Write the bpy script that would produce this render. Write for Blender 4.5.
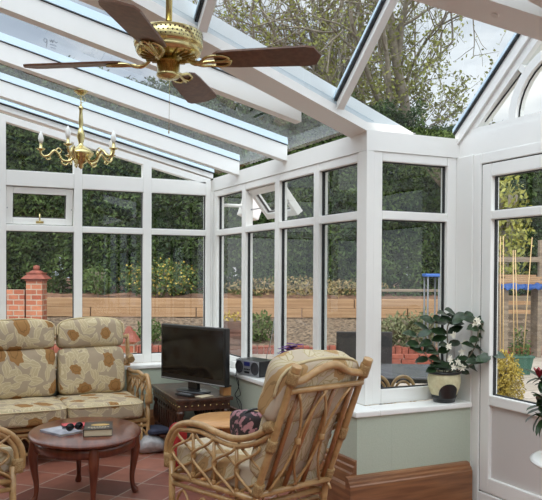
import bpy, bmesh, math, random
from math import sin, cos, pi, radians, sqrt
from mathutils import Vector, Matrix, noise
for o in list(bpy.data.objects): bpy.data.objects.remove(o)
S = bpy.context.scene
COL = S.collection
V = Vector

# ------------------------------------------------------------------ camera
YAW, PITCH, ROLL, FPX = .4439, -.0186, -.005, 739.08
F0 = V((sin(YAW), cos(YAW), 0)); R0 = V((cos(YAW), -sin(YAW), 0)); Z0 = V((0, 0, 1))
F2 = F0*cos(PITCH)+Z0*sin(PITCH); U2 = -F0*sin(PITCH)+Z0*cos(PITCH)
CX = R0*cos(ROLL)-U2*sin(ROLL); CY = R0*sin(ROLL)+U2*cos(ROLL)
CAM = V((-2.364, -6.181, 1.3865))
cd = bpy.data.cameras.new('camera'); cam = bpy.data.objects.new('camera', cd); COL.objects.link(cam)
cam.matrix_world = Matrix(((CX.x, CY.x, -F2.x, CAM.x), (CX.y, CY.y, -F2.y, CAM.y), (CX.z, CY.z, -F2.z, CAM.z), (0, 0, 0, 1)))
cd.sensor_width = 36; cd.sensor_fit = 'HORIZONTAL'; cd.lens = FPX/542*36; cd.shift_y = 35.28/542
cd.clip_start = .05; cd.clip_end = 300
S.camera = cam
S.view_settings.view_transform = 'Standard'; S.view_settings.look = 'None'
S.view_settings.gamma = 1; S.view_settings.use_curve_mapping = False
S.view_settings.exposure = 0.66

# ------------------------------------------------------------------ sky
W = bpy.data.worlds.new('overcast_sky'); S.world = W; W.use_nodes = True
nt = W.node_tree; nt.nodes.clear()
def N(nt, t, **k):
    n = nt.nodes.new(t)
    for a, b in k.items(): setattr(n, a, b)
    return n
wo = N(nt, 'ShaderNodeOutputWorld'); bg = N(nt, 'ShaderNodeBackground')
tc = N(nt, 'ShaderNodeTexCoord'); nz = N(nt, 'ShaderNodeTexNoise'); mp = N(nt, 'ShaderNodeMapping')
mp.inputs['Scale'].default_value = (1, 1, 2.6)
nz.inputs['Scale'].default_value = 3.2; nz.inputs['Detail'].default_value = 5; nz.inputs['Roughness'].default_value = .55
cr = N(nt, 'ShaderNodeValToRGB')
cr.color_ramp.elements[0].position = .38; cr.color_ramp.elements[0].color = (.44, .49, .57, 1)
cr.color_ramp.elements[1].position = .62; cr.color_ramp.elements[1].color = (.98, .97, .96, 1)
L = nt.links.new
L(tc.outputs['Generated'], mp.inputs[0]); L(mp.outputs[0], nz.inputs[0]); L(nz.outputs[0], cr.inputs[0])
L(cr.outputs[0], bg.inputs[0])
# cloud brightness added on the sun side, behind the viewer, to fill the room
dp = N(nt, 'ShaderNodeVectorMath', operation='DOT_PRODUCT'); dp.inputs[1].default_value = V((-.45, -.5, .74)); L(tc.outputs['Generated'], dp.inputs[0])
mr = N(nt, 'ShaderNodeMapRange'); mr.inputs[1].default_value = -.3; mr.inputs[2].default_value = .9; mr.inputs[3].default_value = .80; mr.inputs[4].default_value = 2.5
L(dp.outputs['Value'], mr.inputs[0]); L(mr.outputs[0], bg.inputs[1])
L(bg.outputs[0], wo.inputs[0])
# soft hazy sun behind thin cloud
sl = bpy.data.lights.new('hazy_sun', 'SUN'); sl.energy = .9; sl.angle = radians(25); sl.color = (1, .95, .87)
so = bpy.data.objects.new('hazy_sun', sl); COL.objects.link(so)
so.rotation_euler = V((-.5, -.55, .75)).to_track_quat('Z', 'Y').to_euler()

# ------------------------------------------------------------------ materials
def lin(c):
    return tuple(((x/255)/12.92 if x/255 <= .04045 else ((x/255+.055)/1.055)**2.4) for x in c)+(1,)
def mat(name, rgb, rough=.5, metal=0, noise_s=0, rgb2=None, bump=0, coat=0, stretch=None, spec=.5, detail=4, lo=.35, hi=.65):
    m = bpy.data.materials.new(name); m.use_nodes = True; t = m.node_tree
    b = t.nodes['Principled BSDF']; b.inputs['Base Color'].default_value = lin(rgb)
    b.inputs['Roughness'].default_value = rough; b.inputs['Metallic'].default_value = metal
    b.inputs['Specular IOR Level'].default_value = spec
    if coat: b.inputs['Coat Weight'].default_value = coat; b.inputs['Coat Roughness'].default_value = .15
    if noise_s:
        tc = N(t, 'ShaderNodeTexCoord'); mp = N(t, 'ShaderNodeMapping'); nz = N(t, 'ShaderNodeTexNoise')
        if stretch: mp.inputs['Scale'].default_value = stretch
        nz.inputs['Scale'].default_value = noise_s; nz.inputs['Detail'].default_value = detail
        t.links.new(tc.outputs['Object'], mp.inputs[0]); t.links.new(mp.outputs[0], nz.inputs[0])
        if rgb2:
            r = N(t, 'ShaderNodeValToRGB'); r.color_ramp.elements[0].position = lo; r.color_ramp.elements[1].position = hi
            r.color_ramp.elements[0].color = lin(rgb); r.color_ramp.elements[1].color = lin(rgb2)
            t.links.new(nz.outputs[0], r.inputs[0]); t.links.new(r.outputs[0], b.inputs['Base Color'])
        if bump:
            bp = N(t, 'ShaderNodeBump'); bp.inputs['Strength'].default_value = bump; bp.inputs['Distance'].default_value = .02
            t.links.new(nz.outputs[0], bp.inputs['Height']); t.links.new(bp.outputs[0], b.inputs['Normal'])
    return m
def brickmat(name, c1, c2, mortar, w, h, ms=.012, off=.5, rot=(0, 0, 0), rough=.7, bump=.4, extra=None, bias=0, coat=0):
    m = mat(name, c1, rough, coat=coat); t = m.node_tree; b = t.nodes['Principled BSDF']
    tc = N(t, 'ShaderNodeTexCoord'); mp = N(t, 'ShaderNodeMapping'); mp.inputs['Rotation'].default_value = rot
    br = N(t, 'ShaderNodeTexBrick'); br.offset = off; br.squash = 1
    for k, v in (('Color1', lin(c1)), ('Color2', lin(c2)), ('Mortar', lin(mortar)), ('Scale', 1), ('Mortar Size', ms), ('Mortar Smooth', .1), ('Bias', bias), ('Brick Width', w), ('Row Height', h)):
        br.inputs[k].default_value = v
    t.links.new(tc.outputs['Object'], mp.inputs[0]); t.links.new(mp.outputs[0], br.inputs[0])
    nz = N(t, 'ShaderNodeTexNoise'); nz.inputs['Scale'].default_value = 9; nz.inputs['Detail'].default_value = 5
    t.links.new(tc.outputs['Object'], nz.inputs[0])
    mx = N(t, 'ShaderNodeMix', data_type='RGBA', blend_type='OVERLAY'); mx.inputs[0].default_value = .35
    t.links.new(br.outputs[0], mx.inputs[6]); t.links.new(nz.outputs[0], mx.inputs[7]); t.links.new(mx.outputs[2], b.inputs['Base Color'])
    bp = N(t, 'ShaderNodeBump'); bp.invert = True; bp.inputs['Strength'].default_value = bump; bp.inputs['Distance'].default_value = .01
    t.links.new(br.outputs[1], bp.inputs['Height']); t.links.new(bp.outputs[0], b.inputs['Normal'])
    return m
def wallmap(m):
    t = m.node_tree; br = [n for n in t.nodes if n.type == 'TEX_BRICK'][0]; tc = N(t, 'ShaderNodeTexCoord')
    s = N(t, 'ShaderNodeSeparateXYZ'); a = N(t, 'ShaderNodeMath', operation='ADD'); c = N(t, 'ShaderNodeCombineXYZ')
    t.links.new(tc.outputs['Object'], s.inputs[0]); t.links.new(s.outputs[0], a.inputs[0]); t.links.new(s.outputs[1], a.inputs[1])
    t.links.new(a.outputs[0], c.inputs[0]); t.links.new(s.outputs[2], c.inputs[1]); t.links.new(c.outputs[0], br.inputs[0])
    return m
def glassmat(name, tint, refl=1.0):
    m = bpy.data.materials.new(name); m.use_nodes = True; t = m.node_tree; t.nodes.clear()
    o = N(t, 'ShaderNodeOutputMaterial'); mx = N(t, 'ShaderNodeMixShader'); tr = N(t, 'ShaderNodeBsdfTransparent')
    gl = N(t, 'ShaderNodeBsdfGlossy'); ge = N(t, 'ShaderNodeNewGeometry')
    dt = N(t, 'ShaderNodeVectorMath', operation='DOT_PRODUCT'); ab = N(t, 'ShaderNodeMath', operation='ABSOLUTE')
    om = N(t, 'ShaderNodeMath', operation='SUBTRACT'); om.inputs[0].default_value = 1; pw = N(t, 'ShaderNodeMath', operation='POWER'); pw.inputs[1].default_value = 5
    fr = N(t, 'ShaderNodeMath', operation='MULTIPLY_ADD'); fr.inputs[1].default_value = .92; fr.inputs[2].default_value = .05
    t.links.new(ge.outputs['Incoming'], dt.inputs[0]); t.links.new(ge.outputs['Normal'], dt.inputs[1]); t.links.new(dt.outputs['Value'], ab.inputs[0])
    t.links.new(ab.outputs[0], om.inputs[1]); t.links.new(om.outputs[0], pw.inputs[0]); t.links.new(pw.outputs[0], fr.inputs[0])
    mu = N(t, 'ShaderNodeMath', operation='MULTIPLY'); mu.inputs[1].default_value = refl
    tr.inputs[0].default_value = tint+(1,); gl.inputs['Roughness'].default_value = .0; gl.inputs[0].default_value = (.95, .97, 1, 1)
    t.links.new(fr.outputs[0], mu.inputs[0]); t.links.new(mu.outputs[0], mx.inputs[0]); t.links.new(tr.outputs[0], mx.inputs[1]); t.links.new(gl.outputs[0], mx.inputs[2]); t.links.new(mx.outputs[0], o.inputs[0])
    return m
def fabricmat(name, base, leaf, line, flower, sc=1.0):
    """woven floral: scattered outlined leaves and round petalled flowers on a plain ground"""
    m = mat(name, base, .9, spec=.15); t = m.node_tree; b = t.nodes['Principled BSDF']
    tc = N(t, 'ShaderNodeTexCoord'); lk = t.links.new
    def mth(op, a, b_=None, c_=None):
        n = N(t, 'ShaderNodeMath', operation=op)
        for i_, q in enumerate((a, b_, c_)):
            if q is None: continue
            if isinstance(q, (int, float)): n.inputs[i_].default_value = q
            else: lk(q, n.inputs[i_])
        return n.outputs[0]
    sx_ = N(t, 'ShaderNodeSeparateXYZ'); lk(tc.outputs['Object'], sx_.inputs[0])
    nz = N(t, 'ShaderNodeTexNoise'); nz.inputs['Scale'].default_value = 12; lk(tc.outputs['Object'], nz.inputs[0])
    wob = mth('MULTIPLY', mth('SUBTRACT', nz.outputs[0], .5), .05)
    X_ = mth('ADD', mth('MULTIPLY_ADD', sx_.outputs[1], .45, sx_.outputs[0]), wob); Y_ = mth('ADD', mth('ADD', sx_.outputs[1], sx_.outputs[2]), wob)
    cb = N(t, 'ShaderNodeCombineXYZ'); lk(X_, cb.inputs[0]); lk(Y_, cb.inputs[1])
    def cells(scale, rnd, off):
        v = N(t, 'ShaderNodeTexVoronoi', voronoi_dimensions='2D', feature='F1'); v.inputs['Scale'].default_value = scale; v.inputs['Randomness'].default_value = rnd
        ad = N(t, 'ShaderNodeVectorMath', operation='ADD'); ad.inputs[1].default_value = (off, off*.7, 0); lk(cb.outputs[0], ad.inputs[0]); lk(ad.outputs[0], v.inputs[0])
        d = N(t, 'ShaderNodeVectorMath', operation='SUBTRACT'); lk(ad.outputs[0], d.inputs[0]); lk(v.outputs['Position'], d.inputs[1])
        q = N(t, 'ShaderNodeSeparateXYZ'); lk(d.outputs[0], q.inputs[0]); c = N(t, 'ShaderNodeSeparateColor'); lk(v.outputs['Color'], c.inputs[0])
        return q.outputs[0], q.outputs[1], c.outputs[0], c.outputs[1]
    def mix(fac, a, bcol):
        n = N(t, 'ShaderNodeMix', data_type='RGBA'); lk(fac, n.inputs[0])
        if isinstance(a, tuple): n.inputs[6].default_value = a
        else: lk(a, n.inputs[6])
        n.inputs[7].default_value = bcol; return n.outputs[2]
    col = lin(base)
    for off, scale in ((0, 9.5), (3.3, 9.5), (7.1, 8.5)):
        x, y, r1, r2 = cells(scale*sc, .8, off)
        th = mth('MULTIPLY', r1, 6.283); cs, sn = mth('COSINE', th), mth('SINE', th)
        u = mth('ADD', mth('MULTIPLY', x, cs), mth('MULTIPLY', y, sn)); w = mth('SUBTRACT', mth('MULTIPLY', y, cs), mth('MULTIPLY', x, sn))
        a_ = .052/sc; b_ = .024/sc
        un = mth('DIVIDE', u, a_); taper = mth('SUBTRACT', 1.0, mth('MULTIPLY', un, un))
        wn = mth('DIVIDE', mth('ABSOLUTE', w), b_)
        ins = mth('GREATER_THAN', taper, wn); core = mth('GREATER_THAN', mth('SUBTRACT', taper, .16), wn)
        col = mix(ins, col, lin(line)); col = mix(core, col, lin(leaf))
        col = mix(mth('MULTIPLY', core, mth('LESS_THAN', wn, .07)), col, lin(line))
    x, y, r1, r2 = cells(4.6*sc, .6, 1.7)
    ang = mth('ARCTAN2', y, x); rad = mth('SQRT', mth('ADD', mth('MULTIPLY', x, x), mth('MULTIPLY', y, y)))
    big = mth('MULTIPLY_ADD', r2, .024/sc, .034/sc)
    lim = mth('MULTIPLY', big, mth('MULTIPLY_ADD', mth('COSINE', mth('MULTIPLY', ang, 8.0)), .06, 1.0))
    col = mix(mth('LESS_THAN', rad, lim), col, lin(flower))
    dk = tuple(int(q*.86) for q in flower)
    ring = mth('MULTIPLY', mth('LESS_THAN', rad, mth('MULTIPLY', lim, .62)), mth('GREATER_THAN', rad, mth('MULTIPLY', lim, .52)))
    col = mix(ring, col, lin(dk))
    lk(col, b.inputs['Base Color'])
    w = N(t, 'ShaderNodeTexNoise'); w.inputs['Scale'].default_value = 9; lk(tc.outputs['Object'], w.inputs[0])
    bp = N(t, 'ShaderNodeBump'); bp.inputs['Strength'].default_value = .35; bp.inputs['Distance'].default_value = .02
    lk(w.outputs[0], bp.inputs['Height']); lk(bp.outputs[0], b.inputs['Normal'])
    return m

UPVC = mat('white_frame', (240, 239, 235), .35, noise_s=3, rgb2=(237, 236, 232), coat=.1)
UPVC_D = mat('door_panel_white', (206, 200, 196), .45)
GASKET = mat('black_gasket', (28, 30, 32), .6)
SPACER = mat('dark_spacer', (74, 68, 66), .5)
ALU = mat('glazing_cap', (196, 214, 226), .4)
GLASS = glassmat('clear_glass', (.84, .88, .87), .85)
ROOFGLASS = glassmat('tinted_roof_glass', (.70, .77, .82), .8)
SAGE = mat('sage_paint', (184, 192, 176), .8, noise_s=120, rgb2=(178, 187, 170), bump=.08)
CREAM = mat('cream_render', (232, 228, 218), .85, noise_s=30, rgb2=(226, 221, 210))
OAK = mat('skirting_wood', (118, 76, 48), .4, noise_s=3, rgb2=(150, 102, 66), stretch=(1, 1, 14), coat=.3)
CANE = mat('golden_cane', (194, 156, 106), .35, noise_s=20, rgb2=(168, 128, 80), coat=.4)
CANE_D = mat('amber_cane', (150, 98, 58), .35, noise_s=16, rgb2=(176, 124, 78), coat=.4)
WRAP = mat('cane_binding', (188, 156, 108), .6, noise_s=160, rgb2=(150, 116, 72), bump=.4)
MAHOG = mat('mahogany', (92, 42, 26), .28, noise_s=6, rgb2=(120, 62, 40), stretch=(6, 1, 1), coat=.5)
DARKWOOD = mat('carved_dark_wood', (52, 30, 22), .35, noise_s=25, rgb2=(84, 52, 36), coat=.3, bump=.2)
PINE = mat('honey_pine', (190, 134, 78), .4, noise_s=4, rgb2=(212, 158, 98), stretch=(1, 9, 1), coat=.3)
BRASS = mat('polished_brass', (214, 198, 142), .22, 1)
BRASS_P = mat('pale_brass', (222, 208, 150), .22, 1)
BLADE = mat('walnut_blade', (96, 64, 48), .4, noise_s=5, rgb2=(116, 82, 62), stretch=(10, 10, 10))
BLACK = mat('black_plastic', (20, 20, 22), .3, coat=.3)
SCREEN = mat('tv_screen', (14, 13, 14), .12, spec=.5)
SILVER = mat('silver_plastic', (170, 172, 176), .35, .4)
WHITE = mat('white_gloss', (232, 230, 226), .25, coat=.3)
FABRIC = fabricmat('floral_fabric', (172, 154, 130), (190, 172, 138), (208, 193, 158), (156, 116, 72))
FABRIC2 = fabricmat('pale_floral_fabric', (196, 180, 158), (206, 192, 162), (180, 160, 122), (182, 148, 104), .95)
PIPING = mat('cream_piping', (206, 188, 148), .9)
TILE = brickmat('terracotta_tiles', (98, 44, 32), (172, 112, 92), (170, 146, 132), .30, .30, .006, 0, (0, 0, radians(45)), .45, .3, coat=.15)
BRICK = wallmap(brickmat('garden_brick', (150, 74, 50), (186, 118, 86), (170, 152, 134), .225, .11, .012))
BRICKCAP = mat('terracotta_cap', (146, 78, 60), .7, noise_s=8, rgb2=(122, 62, 48))
SLEEPER = mat('sleeper_wood', (146, 112, 80), .8, noise_s=2.2, rgb2=(172, 138, 104), stretch=(.4, 3, 8))
GRAVEL = mat('brown_gravel', (72, 58, 46), .95, noise_s=14, rgb2=(136, 116, 96), bump=1, detail=10, lo=.38, hi=.64)
SOIL = mat('red_brown_soil', (92, 64, 48), .95, noise_s=4, rgb2=(138, 104, 82), bump=1, detail=8)
PAVING = brickmat('pale_paving', (150, 138, 124), (168, 156, 144), (112, 102, 92), .6, .45, .01)
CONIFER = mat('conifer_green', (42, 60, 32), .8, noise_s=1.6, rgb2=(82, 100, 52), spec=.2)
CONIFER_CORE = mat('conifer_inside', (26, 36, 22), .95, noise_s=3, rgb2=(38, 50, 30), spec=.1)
SHRUB = mat('shrub_green', (58, 78, 40), .7, noise_s=6, rgb2=(96, 112, 62), spec=.2)
YELLOW = mat('golden_leaf', (150, 130, 50), .7, noise_s=8, rgb2=(182, 160, 84), spec=.2)
SPRING = mat('spring_leaf', (118, 122, 56), .7, noise_s=3, rgb2=(148, 146, 80), spec=.2)
BARK = mat('grey_bark', (118, 108, 92), .9, noise_s=8, rgb2=(150, 138, 120))
LEAF_D = mat('glossy_dark_leaf', (28, 48, 28), .3, noise_s=20, rgb2=(50, 74, 42), coat=.2)
PETAL = mat('white_petal', (244, 240, 222), .6)
PETAL_P = mat('purple_petal', (86, 40, 112), .6, noise_s=30, rgb2=(120, 66, 146))
PETAL_R = mat('red_petal', (150, 40, 52), .5)
POTC = mat('cream_pot', (222, 214, 176), .5, noise_s=40, rgb2=(206, 196, 154), bump=.3)
TARP = mat('blue_tarp', (52, 96, 170), .5)
WEATHER = mat('weathered_timber', (112, 98, 84), .85, noise_s=5, rgb2=(140, 124, 106), stretch=(1, 1, 5))
BAMBOO = mat('bamboo', (190, 160, 116), .5)
GREENPOT = mat('green_planter_plastic', (56, 92, 78), .5)

# ------------------------------------------------------------------ helpers
def obj(name, bm, m, parent=None, smooth=False, angle=None):
    me = bpy.data.meshes.new(name)
    if smooth:
        for f in bm.faces: f.smooth = True
    bm.to_mesh(me); bm.free()
    for x in (m if isinstance(m, (list, tuple)) else [m]): me.materials.append(x)
    o = bpy.data.objects.new(name, me); COL.objects.link(o)
    if parent: o.parent = parent
    return o
def tag(o, label=None, cat=None, group=None, kind=None):
    if label: o['label'] = label
    if cat: o['category'] = cat
    if group: o['group'] = group
    if kind: o['kind'] = kind
    return o
def thing(name, label, cat, loc=(0, 0, 0), rz=0, group=None, kind=None):
    o = bpy.data.objects.new(name, None); COL.objects.link(o); o.location = loc; o.rotation_euler = (0, 0, rz)
    o.empty_display_size = .1
    return tag(o, label, cat, group, kind)
def copy_tree(o, parent=None):
    c = o.copy(); COL.objects.link(c)
    if parent: c.parent = parent
    for ch in list(o.children): copy_tree(ch, c)
    return c
def B(): return bmesh.new()
def box(bm, a, b, M=None, bev=0):
    x0, y0, z0 = a; x1, y1, z1 = b
    vs = [bm.verts.new(V(p) if M is None else M @ V(p)) for p in ((x0, y0, z0), (x1, y0, z0), (x1, y1, z0), (x0, y1, z0), (x0, y0, z1), (x1, y0, z1), (x1, y1, z1), (x0, y1, z1))]
    fs = [bm.faces.new([vs[i] for i in q]) for q in ((3, 2, 1, 0), (4, 5, 6, 7), (0, 1, 5, 4), (1, 2, 6, 5), (2, 3, 7, 6), (3, 0, 4, 7))]
    if bev:
        es = list({e for f in fs for e in f.edges})
        bmesh.ops.bevel(bm, geom=es, offset=bev, segments=2, profile=.6, affect='EDGES')
    return bm
def prism(bm, pts, d):
    """closed polygon pts (3d) extruded by vector d"""
    d = V(d); a = [bm.verts.new(V(p)) for p in pts]; b = [bm.verts.new(V(p)+d) for p in pts]; n = len(a)
    bm.faces.new(a[::-1]); bm.faces.new(b)
    for i in range(n): bm.faces.new((a[i], a[(i+1) % n], b[(i+1) % n], b[i]))
    bmesh.ops.recalc_face_normals(bm, faces=bm.faces)
    return bm
def smooth_path(pts, n=6, closed=False):
    P = [V(p) for p in pts]; out = []; m = len(P)
    rng = range(m if closed else m-1)
    for i in rng:
        if closed: p0, p1, p2, p3 = P[(i-1) % m], P[i], P[(i+1) % m], P[(i+2) % m]
        else: p0, p1, p2, p3 = P[max(i-1, 0)], P[i], P[i+1], P[min(i+2, m-1)]
        for k in range(n):
            t = k/n
            out.append(.5*((2*p1)+(-p0+p2)*t+(2*p0-5*p1+4*p2-p3)*t*t+(-p0+3*p1-3*p2+p3)*t**3))
    if not closed: out.append(P[-1].copy())
    return out
def tube(bm, pts, r, seg=8, closed=False, cap=True):
    P = [V(p) for p in pts]; n = len(P); rings = []
    rr = r if callable(r) else (lambda t: r)
    T0 = (P[1]-P[0]).normalized(); up = V((0, 0, 1)) if abs(T0.z) < .9 else V((1, 0, 0))
    nrm = (up-T0*up.dot(T0)).normalized()
    for i in range(n):
        if closed: t = (P[(i+1) % n]-P[(i-1) % n]).normalized()
        else: t = (P[min(i+1, n-1)]-P[max(i-1, 0)]).normalized()
        nrm = (nrm-t*nrm.dot(t)).normalized(); bn = t.cross(nrm)
        q = rr(i/(n-1))
        rings.append([bm.verts.new(P[i]+(nrm*cos(2*pi*k/seg)+bn*sin(2*pi*k/seg))*q) for k in range(seg)])
    for i in range(n if closed else n-1):
        a, b = rings[i], rings[(i+1) % n]
        for k in range(seg):
            f = bm.faces.new((a[k], a[(k+1) % seg], b[(k+1) % seg], b[k])); f.smooth = True
    if cap and not closed:
        bm.faces.new(rings[0][::-1]); bm.faces.new(rings[-1])
    return bm
def lathe(bm, prof, c=(0, 0, 0), seg=24, sx=1, sy=1, M=None):
    c = V(c); rings = []
    for r, z in prof:
        rings.append([bm.verts.new((V((cos(2*pi*k/seg)*r*sx, sin(2*pi*k/seg)*r*sy, z))+c) if M is None else M @ V((cos(2*pi*k/seg)*r*sx, sin(2*pi*k/seg)*r*sy, z))) for k in range(seg)])
    for a, b in zip(rings, rings[1:]):
        for k in range(seg):
            f = bm.faces.new((a[k], a[(k+1) % seg], b[(k+1) % seg], b[k])); f.smooth = True
    if prof[0][0] > 1e-4: bm.faces.new(rings[0][::-1])
    if prof[-1][0] > 1e-4: bm.faces.new(rings[-1])
    bmesh.ops.remove_doubles(bm, verts=bm.verts, dist=1e-5)
    return bm
def cushion(bm, c, half, k=7, puff=.12, n=12, M=None, shape=None, axis=2, wob=.006):
    """pillow: superellipsoid block, puffed along one axis"""
    c = V(c); vv = {}
    def pt(x, y, z):
        q = (abs(x)**k+abs(y)**k+abs(z)**k)**(1/k); p = [x/q, y/q, z/q]
        o = [i for i in range(3) if i != axis]
        p[axis] *= 1+puff*(1-p[o[0]]**2)*(1-p[o[1]]**2)
        v = V((p[0]*half[0], p[1]*half[1], p[2]*half[2]))
        if shape: v = shape(v)
        if wob: v += V((noise.noise(v*6+c), noise.noise(v*6+c+V((9, 0, 0))), noise.noise(v*6+c+V((0, 9, 0)))))*wob
        v += c
        return M @ v if M is not None else v
    for ax in range(3):
        for s in (-1, 1):
            g = []
            for i in range(n+1):
                row = []
                for j in range(n+1):
                    co = [0, 0, 0]; co[ax] = s; co[(ax+1) % 3] = -1+2*i/n; co[(ax+2) % 3] = -1+2*j/n
                    key = tuple(round(q, 4) for q in co)
                    if key not in vv: vv[key] = bm.verts.new(pt(*co))
                    row.append(vv[key])
                g.append(row)
            for i in range(n):
                for j in range(n):
                    q = (g[i][j], g[i+1][j], g[i+1][j+1], g[i][j+1])
                    f = bm.faces.new(q if s > 0 else q[::-1]); f.smooth = True
    return bm
def leaf(bm, p, d, up, ln, w, bend=.2, mi=0):
    """pointed leaf with a midrib fold"""
    p = V(p); d = V(d).normalized(); s = d.cross(V(up))
    if s.length < 1e-3: s = d.cross(V((1, 0, .1)))
    s.normalize(); u = s.cross(d)
    mid = []; l = []; r = []
    for t, ww in ((0, .1), (.3, .85), (.6, .9), (.85, .5), (1, .0)):
        q = p+d*ln*t-u*bend*ln*t*t
        mid.append(bm.verts.new(q))
        if ww > 0: l.append(bm.verts.new(q+s*w*ww*.5+u*w*.12)); r.append(bm.verts.new(q-s*w*ww*.5+u*w*.12))
    for i in range(3):
        for f in (bm.faces.new((mid[i], mid[i+1], l[i+1], l[i])), bm.faces.new((mid[i+1], mid[i], r[i], r[i+1]))): f.smooth = True; f.material_index = mi
    for f in (bm.faces.new((mid[3], mid[4], l[3])), bm.faces.new((mid[4], mid[3], r[3]))): f.material_index = mi
def quads(name, items, m, parent=None):
    """many small leaves: items (pos, dir, side, len, width)"""
    vs = []; fs = []
    for p, d, s, l, w in items:
        i = len(vs); vs += [p, p+d*l*.5+s*w*.5, p+d*l, p+d*l*.5-s*w*.5]; fs.append((i, i+1, i+2, i+3))
    me = bpy.data.meshes.new(name); me.from_pydata([tuple(v) for v in vs], [], fs); me.materials.append(m)
    o = bpy.data.objects.new(name, me); COL.objects.link(o)
    if parent: o.parent = parent
    return o
def rdir(R):
    while 1:
        v = V((R.uniform(-1, 1), R.uniform(-1, 1), R.uniform(-1, 1)))
        if .1 < v.length < 1: return v.normalized()
def struct(name, bm, m, parent=None, label=None):
    o = obj(name, bm, m, parent)
    if not parent: o['kind'] = 'structure'
    return o
def sempty(name, kind='structure'):
    o = bpy.data.objects.new(name, None); COL.objects.link(o); o['kind'] = kind; return o

# ------------------------------------------------------------------ room shell
LB, LC, SW = 2.506, .678, .145       # right wall length, bay depth, dwarf wall thickness inward
ZB, ZT, ZS = 2.10, 1.752, .60
bm = B(); box(bm, (-3.8, -7.8, -.12), (.7, .06, 0)); struct('floor', bm, TILE)
bm = B(); box(bm, (-3.8, -SW, 0), (0, .09, ZS-.03)); struct('wall_back', bm, SAGE)
bm = B(); box(bm, (-SW, -LB-SW, 0), (.09, -SW, ZS-.03)); struct('wall_right', bm, SAGE)
bm = B(); box(bm, (.0905, -LB-SW, 0), (LC-.013, -LB+.09, ZS-.03)); struct('wall_bay', bm, SAGE)
bm = B(); box(bm, (-3.9, -7.8, 0), (-3.8, .09, 3.3)); struct('wall_left', bm, mat('buff_render', (150, 134, 116), .85, noise_s=30, rgb2=(140, 124, 108)))
bm = B(); box(bm, (-3.9, -7.9, 0), (.8, -7.8, 3.3)); struct('wall_front', bm, CREAM)
bm = B(); box(bm, (LC, -7.8, 0), (LC+.1, -4.15, ZS-.03)); struct('wall_outer', bm, SAGE)
# sill boards with rounded nose
def sill(name, a, b, nose):
    bm = B(); box(bm, a, b, bev=.008); return struct(name, bm, UPVC)
sill('trim_1', (-3.8, -SW-.016, ZS-.032), (-SW-.02, .0, ZS), 0)
sill('trim_2', (-SW-.016, -LB-SW-.016, ZS-.0325), (0, .0, ZS+.0005), 0)
sill('trim_3', (0.001, -LB-SW-.016, ZS-.0325), (LC-.0125, -LB-.0, ZS+.0005), 0)
# skirtings
def skirt(name, pts, d, m=OAK):
    bm = B(); prism(bm, pts, d); return struct(name, bm, m)
x = -SW
skirt('baseboard_right', [(x, -.2, 0), (x-.075, -.2, 0), (x-.075, -.2, .17), (x-.068, -.2, .19), (x-.05, -.2, .198), (x-.048, -.2, .212), (x-.04, -.2, .25), (x-.026, -.2, .256), (x-.024, -.2, .285), (x-.014, -.2, .292), (x-.012, -.2, .318), (x, -.2, .325)], (0, -(LB+SW-.2), 0))
y = -LB-SW
skirt('baseboard_bay', [(x-.075, y, 0), (x-.075, y-.055, 0), (x-.075, y-.055, .195), (x-.075, y-.048, .202), (x-.075, y-.046, .214), (x-.075, y-.034, .22), (x-.075, y-.032, .232), (x-.075, y-.02, .24), (x-.075, y, .243)], (LC-.013-x+.048, 0, 0))
y = -SW
skirt('baseboard_back', [(-3.7, y, 0), (-3.7, y-.03, 0), (-3.7, y-.03, .16), (-3.7, y-.01, .2), (-3.7, y, .22)], (3.3, 0, 0))

# ---- window lights.  A light is built in a local frame: a along wall, z up, outward o
def frame_piece(bm, M, a0, a1, z0, z1, d0=.0, d1=.07, bev=.007):
    box(bm, (a0, d0, z0), (a1, d1, z1), M, bev)
def wm(org, adir, odir):
    a = V(adir); o = V(odir); return Matrix(((a.x, o.x, 0, org[0]), (a.y, o.y, 0, org[1]), (0, 0, 1, org[2] if len(org) > 2 else 0), (0, 0, 0, 1)))
def pane_bm(M, a0, a1, z0, z1, d=.035, t=.006):
    bm = B(); vs = [bm.verts.new(M @ V(p)) for p in ((a0, d, z0), (a1, d, z0), (a1, d, z1), (a0, d, z1))]; bm.faces.new(vs); return bm
def gask(bm, M, a0, a1, z0, z1, top=None, w=.006, d0=.026, d1=.046):
    box(bm, (a0, d0, z0), (a0+w, d1, z1), M); box(bm, (a1-w, d0, z0), (a1, d1, z1), M)
    box(bm, (a0, d0, z0), (a1, d1, z0+w), M); box(bm, (a0, d0, z1-w), (a1, d1, z1), M)
widx = [0]
def nwin():
    widx[0] += 1; return sempty('window_%d' % widx[0])
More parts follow.
